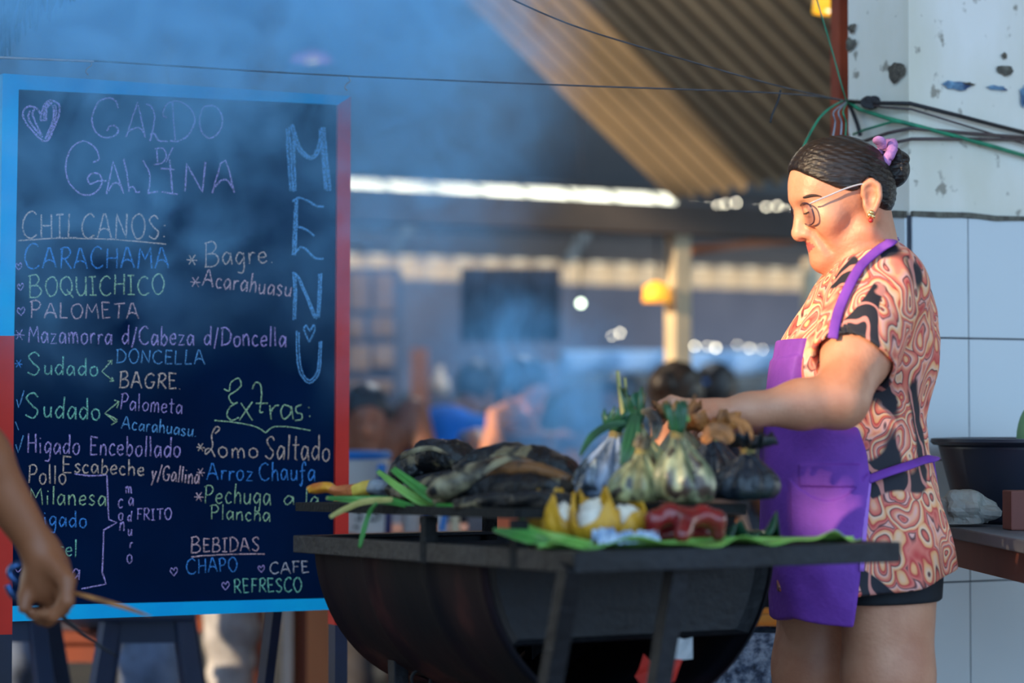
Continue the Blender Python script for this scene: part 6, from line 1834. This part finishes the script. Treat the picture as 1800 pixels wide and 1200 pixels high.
# basin
bas_m = mat('black_plastic_basin', (34, 42, 58), (28, 34, 48), scale=6, rough=.4)
bc = at(1836, 735, 4.58); bc.z = cz
hb = at(1700, 771, 4.5).z - cz
basin = thing('basin', 'large black plastic basin standing on the counter', 'basin', tuple(bc))
rb = .208
MB().lathe([(0, .001), (rb * .74, .001), (rb * .78, .012), (rb * .94, hb - .02), (rb * .95, hb - .012)], bc, 56).build('tub', bas_m, basin, smooth='auto', solid=.004)
MB().lathe([(rb * .94, hb - .013), (rb * 1.0, hb - .012), (rb * 1.03, hb - .006), (rb * 1.02, hb), (rb * .96, hb + .001), (rb * .93, hb - .008)], bc, 56).build('rim', bas_m, basin, smooth='auto')
# greens in the basin
gm = mat('pale_green_rind', (120, 160, 110), (84, 128, 84), scale=12, rough=.5, stretch=(1, 1, .3))
m_ = MB(); q = at(1826, 735, 4.60)
m_.ball((q.x, q.y, at(1826, 770, 4.60).z), (.043, .043, .070), 24, 16, wob=lambda d: 1 + .03 * math.sin(8 * math.atan2(d.y, d.x)))
tag(m_.build('gourd', gm, None, smooth=True), 'pale green gourd showing above the rim of the black basin', 'gourd')
bag_m = mat('crumpled_grey_bag', (158, 158, 150), (120, 122, 120), scale=20, rough=.45, c3=(84, 88, 92))
q = at(1697, 735, 4.41); q.z = cz + .028
crumple('plastic_bag', (q.x - .0, q.y, q.z), (.050, .036, .040), 77, bag_m, 'crumpled greyish plastic bag lying before the black basin', 'plastic bag', rough_=.42, seg=40)
bx = at(1794, 735, 4.24)
tag(MB().box(Vector((bx.x + .012, bx.y + .03, cz + .035)), ed, nd, ZZ, .03, .032, .0345, ch=.003).build('box', mat('brown_card_box', (116, 64, 54), (96, 52, 46), scale=6, rough=.7)), 'small brown box at the outer end of the counter', 'box')
# ---- sack and crate behind the grill
sack_m = mat('mottled_grey_sacking', (150, 162, 182), (70, 84, 108), scale=60, rough=.9, bump=.8, bscale=90, detail=8, c3=(38, 46, 62), contrast=(.38, .6))
sc = at(1338, 735, 4.75); sc.z = 0
zt_ = at(1338, 1106, 4.75).z
r_ = random.Random(4)
sack = thing('sack', 'mottled blue grey woven sack standing behind the grill', 'sack', tuple(sc))
MB().lathe([(0, .002), (.13, .004), (.165, .06), (.17, .25), (.155, zt_ * .75), (.12, zt_ * .95), (.075, zt_)], sc, 48, wob=lambda a, h_: 1 + .05 * math.sin(3 * a + h_ * 9) + .04 * math.sin(7 * a - h_ * 14) + .02 * math.sin(17 * a + h_ * 30)).build('bag', sack_m, sack, smooth=True)
cr_m = mat('orange_plastic', (236, 150, 50), (222, 132, 40), scale=8, rough=.45)
oc = at(1352, 735, 5.05); oc.z = 0
ob = thing('crate', 'orange slatted plastic crate behind the grey sack', 'crate', tuple(oc))
z1, z0 = at(1352, 1076, 5.0).z, .12
for sx, sy in ((-1, -1), (-1, 1), (1, -1), (1, 1)):
    MB().box(oc + Vector((sx * .09, sy * .08, z1 / 2)), (1, 0, 0), (0, 1, 0), ZZ, .008, .008, z1 / 2).build('corner_post', cr_m, ob)
for k in range(9):
    z = z1 - .008 - k * .024
    if z < .02: break
    for sy in (-1, 1): MB().box(oc + Vector((0, sy * .084, z)), (1, 0, .04 * (-1) ** k), (0, 1, 0), (-.04 * (-1) ** k, 0, 1), .09, .004, .006).build('slat', cr_m, ob)
    for sx in (-1, 1): MB().box(oc + Vector((sx * .094, 0, z)), (1, 0, 0), (0, 1, 0), ZZ, .004, .08, .006).build('slat', cr_m, ob)
MB().box(oc + ZZ * .012, (1, 0, 0), (0, 1, 0), ZZ, .095, .085, .01).build('base', cr_m, ob)
# ---- wires and cords
def on_end(px, py): return on_plane(px, py, WC - U1 * .012, -U1)
def on_face(px, py): return on_plane(px, py, WC - U2 * .012, -U2)
grey_w = mat('grey_wire', (86, 86, 92), (64, 64, 70), scale=40, rough=.6); pale_w = mat('pale_cord', (170, 176, 186), (140, 146, 158), scale=40, rough=.7)
green_w = mat('green_plastic_cord', (40, 150, 110), (30, 120, 92), scale=30, rough=.5); black_w = mat('black_cable', (42, 40, 46), (30, 30, 34), scale=30, rough=.6)
brown_w = mat('brown_cable', (92, 78, 78), (74, 62, 64), scale=30, rough=.6)
KN = on_end(1490, 178); K2 = on_end(1530, 181)
def cord(name, pts, r, m, lab, cat='cord', smooth_=True, group=None):
    P = catmull([tuple(p) for p in pts], 8) if smooth_ else [tuple(p) for p in pts]
    return tag(MB().tube(P, r, 7).build(name, m, None, smooth=True), lab, cat, group)
cord('clothesline', [at(-60, 100, 4.2), at(0, 102, 4.2), at(160, 107, 4.24), at(400, 122, 4.3), at(620, 134, 4.36), at(1000, 150, 4.46), at(1372, 164, 4.58), KN], .0016, grey_w, 'thin line strung across above the menu board to the wall end', 'line')
cord('wire', [at(840, -30, 4.3), at(1000, 42, 4.4), at(1200, 104, 4.5), at(1372, 152, 4.6), KN], .0016, grey_w, 'thin grey wire slanting down from the roof to the knot on the wall end', 'wire')
cord('cord', [at(-60, 98, 4.16), at(0, 101, 4.16), at(80, 104.5, 4.19), at(165, 108, 4.22)], .0022, pale_w, 'short pale cord twisted on the line above the board corner')
for i, (x, y, lab) in enumerate(((157, 112, 'small white tie on the line above the left of the board'), (612, 140, 'small white tie on the line above the red corner'))):
    q = at(x, y, 4.25 if i == 0 else 4.37)
    tag(MB().tube(catmull([tuple(q + Vector((dx, 0, dz))) for dx, dz in ((0, .006), (.004, -.002), (-.003, -.008), (-.006, -.014), (-.002, -.020))], 4), .0014, 6).build('cable_tie', pale_w, None, smooth=True), lab, 'tie')
cord('cable', [KN, K2, on_face(1600, 182), on_face(1680, 202), on_face(1745, 219), on_face(1820, 238)], .0042, black_w, 'thick black cable bending round the wall end and down the plaster', 'cable', False)
cord('wire', [KN, on_end(1550, 188), on_face(1602, 192), on_face(1700, 222), on_face(1760, 240), on_face(1830, 262)], .0022, brown_w, 'thin brown wire just under the black cable', 'wire', False)
cord('cable', [on_end(1508, 252), on_end(1560, 234), on_face(1602, 225), on_face(1700, 234), on_face(1820, 243)], .0036, brown_w, 'brown cable rising to the wall corner then running almost level', 'cable', False)
cord('cable', [on_end(1560, 262), on_end(1575, 250), on_face(1603, 244), on_face(1700, 244), on_face(1820, 246)], .0034, brown_w, 'level brown cable beside the cook\'s hair bun', 'cable', False)
cord('cord', [KN, on_end(1510, 192), on_end(1560, 208), on_face(1603, 219), on_face(1660, 234), on_face(1740, 256), on_face(1830, 282)], .0042, green_w, 'green plastic cord slanting across the plaster', 'cord', False)
cord('cord', [on_end(1500, 236), on_end(1520, 228), on_end(1568, 214), on_face(1603, 217)], .0026, green_w, 'short green cord tying back above the cook\'s head', 'cord', False)
cord('cord', [at(1432, -20, 4.75), at(1436, 0, 4.75), at(1460, 80, 4.76), at(1484, 166, 4.77), KN], .0016, green_w, 'thin green string coming down to the knot beside the red post')
cord('cord', [KN + Vector((-.01, -.01, 0)), at(1462, 188, 4.7), at(1440, 208, 4.66), at(1418, 246, 4.62), at(1408, 268, 4.6)], .0026, green_w, 'green cord end curling down before the cook\'s forehead')
for i, (x0, x1, y1, m, lab) in enumerate(((1466, 1464, 240, pale_w, 'pale loose string end hanging left of the knot'), (1474, 1478, 238, pale_w, 'pale loose string end hanging in the middle under the knot'), (1482, 1486, 240, green_w, 'green loose string end hanging under the knot'))):
    cord('string', [KN, at(x0, 196, 4.72), at((x0 + x1) / 2 + 3, 215, 4.72), at(x1, y1, 4.72)], .0018, m, lab, 'string')
cord('cable', [KN, on_end(1500, 200), on_end(1508, 222), on_end(1512, 238)], .0042, black_w, 'short black cable hanging from the knot down the wall end', 'cable')
cord('wire', [at(1372, 158, 4.58), at(1368, 176, 4.58), at(1358, 200, 4.58), at(1354, 216, 4.58)], .0022, black_w, 'dark wire end dangling where the two wires meet', 'wire')
m_ = MB()
for i in range(5):
    q = K2 + Vector((.004 * (i - 2), -.004, .003 * math.sin(i * 2)))
    m_.tube([q + Vector((math.cos(t) * .010, .004 * math.sin(t), math.sin(t) * .009)) for t in [x * 2 * math.pi / 14 for x in range(15)]], .0034, 6, caps=False)
tag(m_.build('wire_knot', black_w, None, smooth=True), 'dark knot of cable loops on the wall end', 'knot')
# ---- dark dry thatch hanging in at the top corner
th_m = mat('dark_dry_thatch', (30, 30, 36), (62, 60, 62), scale=20, rough=.9)
m_ = MB(); r_ = random.Random(9)
for i in range(300):
    x = r_.uniform(-180, 170); L_ = max(8, (170 - x) * r_.uniform(.3, .75)) if x > -20 else r_.uniform(90, 150)
    y0 = -60; yy = r_.uniform(4.4, 4.75); sl = r_.uniform(-26, 10)
    m_.tube([at(x, y0, yy), at(x + sl * .4, y0 + (L_ + 50) * .5, yy), at(x + sl, y0 + L_ + 40, yy + .02)], [.007, .006, .002], 5)
m_.tube([at(-190, -62, 4.58), at(180, -62, 4.58)], .03, 8)
tag(m_.build('thatch_fringe', th_m, None, weld=False), 'dark dry thatch fringe hanging in at the top corner above the board', 'thatch')
struct(MB().bar(at(180, -62, 4.58), Vector((-3.27, 4.2, 1.90)), .06, .06).build('beam', boards_m))
# ---- the helper at the left edge: only a forearm and hand come into view
HY = 3.45
def hq(px, py, y=HY): return Vector(at(px, py, y))
c0 = hq(-560, 735, 3.35); fdir = Vector((.96, .28, 0)).normalized()
J = {'pelvis': Vector((c0.x, c0.y, .90)), 'waist': Vector((c0.x, c0.y, 1.05)), 'chest': Vector((c0.x + .02, c0.y, 1.24)), 'neck': Vector((c0.x + .04, c0.y, 1.40)), 'head': Vector((c0.x + .09, c0.y + .02, 1.54))}
s_ = ZZ.cross(fdir)
for k, q in (('l', 1), ('r', -1)):
    J['sh_' + k] = J['chest'] + ZZ * .09 + s_ * q * .18
    J['hip_' + k] = J['pelvis'] - ZZ * .04 + s_ * q * .09
    J['kn_' + k] = Vector((c0.x, c0.y, .48)) + s_ * q * .10 + fdir * .03
    J['an_' + k] = Vector((c0.x, c0.y, .085)) + s_ * q * .11
J['el_r'] = hq(-92, 716, 3.40); J['wr_r'] = hq(72, 968)
J['el_l'] = J['sh_l'] - ZZ * .26 + fdir * .02; J['wr_l'] = J['el_l'] - ZZ * .23 + fdir * .06
sk_h = skin_mat('dark_brown_skin', (150, 92, 60))
HK = [hq(118, 1020, 3.40), hq(112, 1030, 3.425), hq(101, 1035, 3.455), hq(88, 1036, 3.485)]
HFg = [[HK[0], hq(118, 1056, 3.39), hq(94, 1082, 3.395), hq(72, 1080, 3.41)], [HK[1], hq(110, 1068, 3.415), hq(84, 1089, 3.42), hq(63, 1082, 3.435)],
       [HK[2], hq(97, 1070, 3.45), hq(73, 1087, 3.455), hq(54, 1077, 3.465)], [HK[3], hq(84, 1066, 3.485), hq(62, 1079, 3.49), hq(46, 1069, 3.495)]]
HT = [hq(64, 988, 3.46), hq(52, 1018, 3.455), hq(46, 1046, 3.44), hq(42, 1068, 3.43)]
HWr = V3(J['wr_r'])
def helper_fist(P):
    d = None
    for k in HK:
        e = s_cap(P, HWr, V3(k), .021, .0135)
        d = e if d is None else smin(d, e, .014)
    for f_, r_ in zip(HFg, (1, 1.03, 1, .9)): d = smin(d, s_chain(P, [V3(q) for q in f_], [.0118 * r_, .0108 * r_, .0098 * r_, .0085 * r_], .004), .005)
    d = smin(d, s_ell(P, V3(hq(84, 1010, 3.445)), (.034, .026, .042)), .012)
    return smin(d, s_chain(P, [V3(q) for q in HT], [.016, .0125, .0115, .0088], .004), .01)
figure('person mostly out of view at the board\'s near edge, bare forearm hanging, gripping a stick', None, J, fdir, (.9, .3, -.25), sk_h, cloth('dark_red_shirt', (96, 44, 44)), cloth('black_trousers', (36, 38, 46)), h=.0048, sleeve_cut=.45, girth=1.08, own_hand=helper_fist)
stick_m = mat('scorched_wooden_stick', (176, 116, 62), (120, 74, 42), scale=30, rough=.7, c3=(54, 40, 36), contrast=(.4, .7))
m_ = MB()
m_.tube([hq(60, 1036, 3.44), hq(128, 1041, 3.425), hq(175, 1054, 3.42), hq(222, 1068, 3.42), hq(250, 1078, 3.42), hq(266, 1083, 3.42)], [.005, .0055, .0075, .0065, .004, .001], 10, flat=.5)
tag(m_.build('wooden_stick', stick_m, None, smooth=True), 'flat scorched wooden stick held in the dark brown fist', 'stick')
m_ = MB()
m_.tube([hq(90, 1060, 3.44), hq(112, 1086, 3.44), hq(150, 1116, 3.45), hq(186, 1142, 3.46), hq(206, 1154, 3.46)], [.0035, .0035, .003, .0022, .001], 8)
tag(m_.build('metal_skewer', iron, None, smooth=True), 'thin dark metal skewer pointing down from the fist', 'skewer')
tg = mat('blue_steel', (70, 110, 170), (40, 64, 110), scale=20, rough=.25, metal=.7)
m_ = MB()
m_.tube(catmull([tuple(hq(*q)) for q in ((80, 1040, 3.49), (52, 1030, 3.49), (28, 1020, 3.48), (18, 1004, 3.48), (32, 992, 3.48), (60, 1000, 3.49))], 5), [.010] * 26, 10, flat=.6)
m_.tube(catmull([tuple(hq(*q)) for q in ((72, 1056, 3.49), (46, 1054, 3.49), (24, 1046, 3.48), (14, 1028, 3.48))], 5), [.010] * 16, 10, flat=.6)
tag(m_.build('tongs', tg, None, smooth=True), 'looped blue steel tongs handle sticking out behind the fist', 'tongs')
# ================================================================== SMOKE from the grill: a real volume hanging in the air
def smoke_mat(blobs, col, dens, nscale, lo_, hi_):
    m, nt, bs, out = nodes_of('blue_wood_smoke')
    nt.nodes.remove(bs)
    N, L = nt.nodes, nt.links
    pv = N.new('ShaderNodeVolumePrincipled')
    pv.inputs['Color'].default_value = col
    pv.inputs['Anisotropy'].default_value = -0.55
    tc = N.new('ShaderNodeTexCoord')
    nz = N.new('ShaderNodeTexNoise'); nz.inputs['Scale'].default_value = nscale
    nz.inputs['Detail'].default_value = 4.0; nz.inputs['Distortion'].default_value = 1.0
    L.new(tc.outputs['Object'], nz.inputs['Vector'])
    mr = N.new('ShaderNodeMapRange'); mr.inputs['From Min'].default_value = lo_; mr.inputs['From Max'].default_value = hi_
    L.new(nz.outputs['Fac'], mr.inputs['Value'])
    total = None
    for c, r, a in blobs:
        mp = N.new('ShaderNodeVectorMath'); mp.operation = 'SUBTRACT'; mp.inputs[1].default_value = c
        L.new(tc.outputs['Object'], mp.inputs[0])
        dv = N.new('ShaderNodeVectorMath'); dv.operation = 'DIVIDE'; dv.inputs[1].default_value = r
        L.new(mp.outputs[0], dv.inputs[0])
        ln = N.new('ShaderNodeVectorMath'); ln.operation = 'LENGTH'; L.new(dv.outputs[0], ln.inputs[0])
        g_ = N.new('ShaderNodeMapRange'); g_.interpolation_type = 'SMOOTHSTEP'
        g_.inputs['From Min'].default_value = 1.0; g_.inputs['From Max'].default_value = 0.1
        g_.inputs['To Max'].default_value = a
        L.new(ln.outputs['Value'], g_.inputs['Value'])
        if total is None: total = g_.outputs[0]
        else:
            ad = N.new('ShaderNodeMath'); ad.operation = 'ADD'
            L.new(total, ad.inputs[0]); L.new(g_.outputs[0], ad.inputs[1]); total = ad.outputs[0]
    mu = N.new('ShaderNodeMath'); mu.operation = 'MULTIPLY'
    L.new(total, mu.inputs[0]); L.new(mr.outputs[0], mu.inputs[1])
    m2 = N.new('ShaderNodeMath'); m2.operation = 'MULTIPLY'; m2.inputs[1].default_value = dens
    L.new(mu.outputs[0], m2.inputs[0])
    L.new(m2.outputs[0], pv.inputs['Density'])
    L.new(pv.outputs[0], out.inputs['Volume'])
    return m
def W(px, py, y): return tuple(at(px, py, y))
blobs = [
    (W(350, -10, 4.45), (.74, .60, .34), 5.5),
    (W(110, 330, 4.08), (.40, .24, .44), 1.15),
    (W(400, 330, 4.12), (.42, .24, .34), .6),
    (W(690, 180, 4.85), (.44, .55, .46), 1.5),
    (W(820, 60, 4.3), (.30, .30, .26), .6),
    (W(700, 480, 4.3), (.32, .30, .36), .45),
    (W(960, 700, 4.05), (.19, .26, .25), 1.5),
    (W(890, 620, 4.05), (.17, .25, .15), 1.4),
    (W(1020, 770, 4.0), (.14, .24, .17), 1.6),
]
smoke_m = smoke_mat(blobs, (.30, .66, 1.0, 1), 2.8, 8.5, .38, .74)
lo = (min(b[0][0] - b[1][0] for b in blobs), 3.78, .90)
hi = (max(b[0][0] + b[1][0] for b in blobs), 5.4, max(b[0][2] + b[1][2] for b in blobs))
smk = MB().abox(lo, hi).build('smoke', smoke_m)
tag(smk, 'blue smoke drifting up from the grill in front of the menu board', 'smoke', kind='stuff')
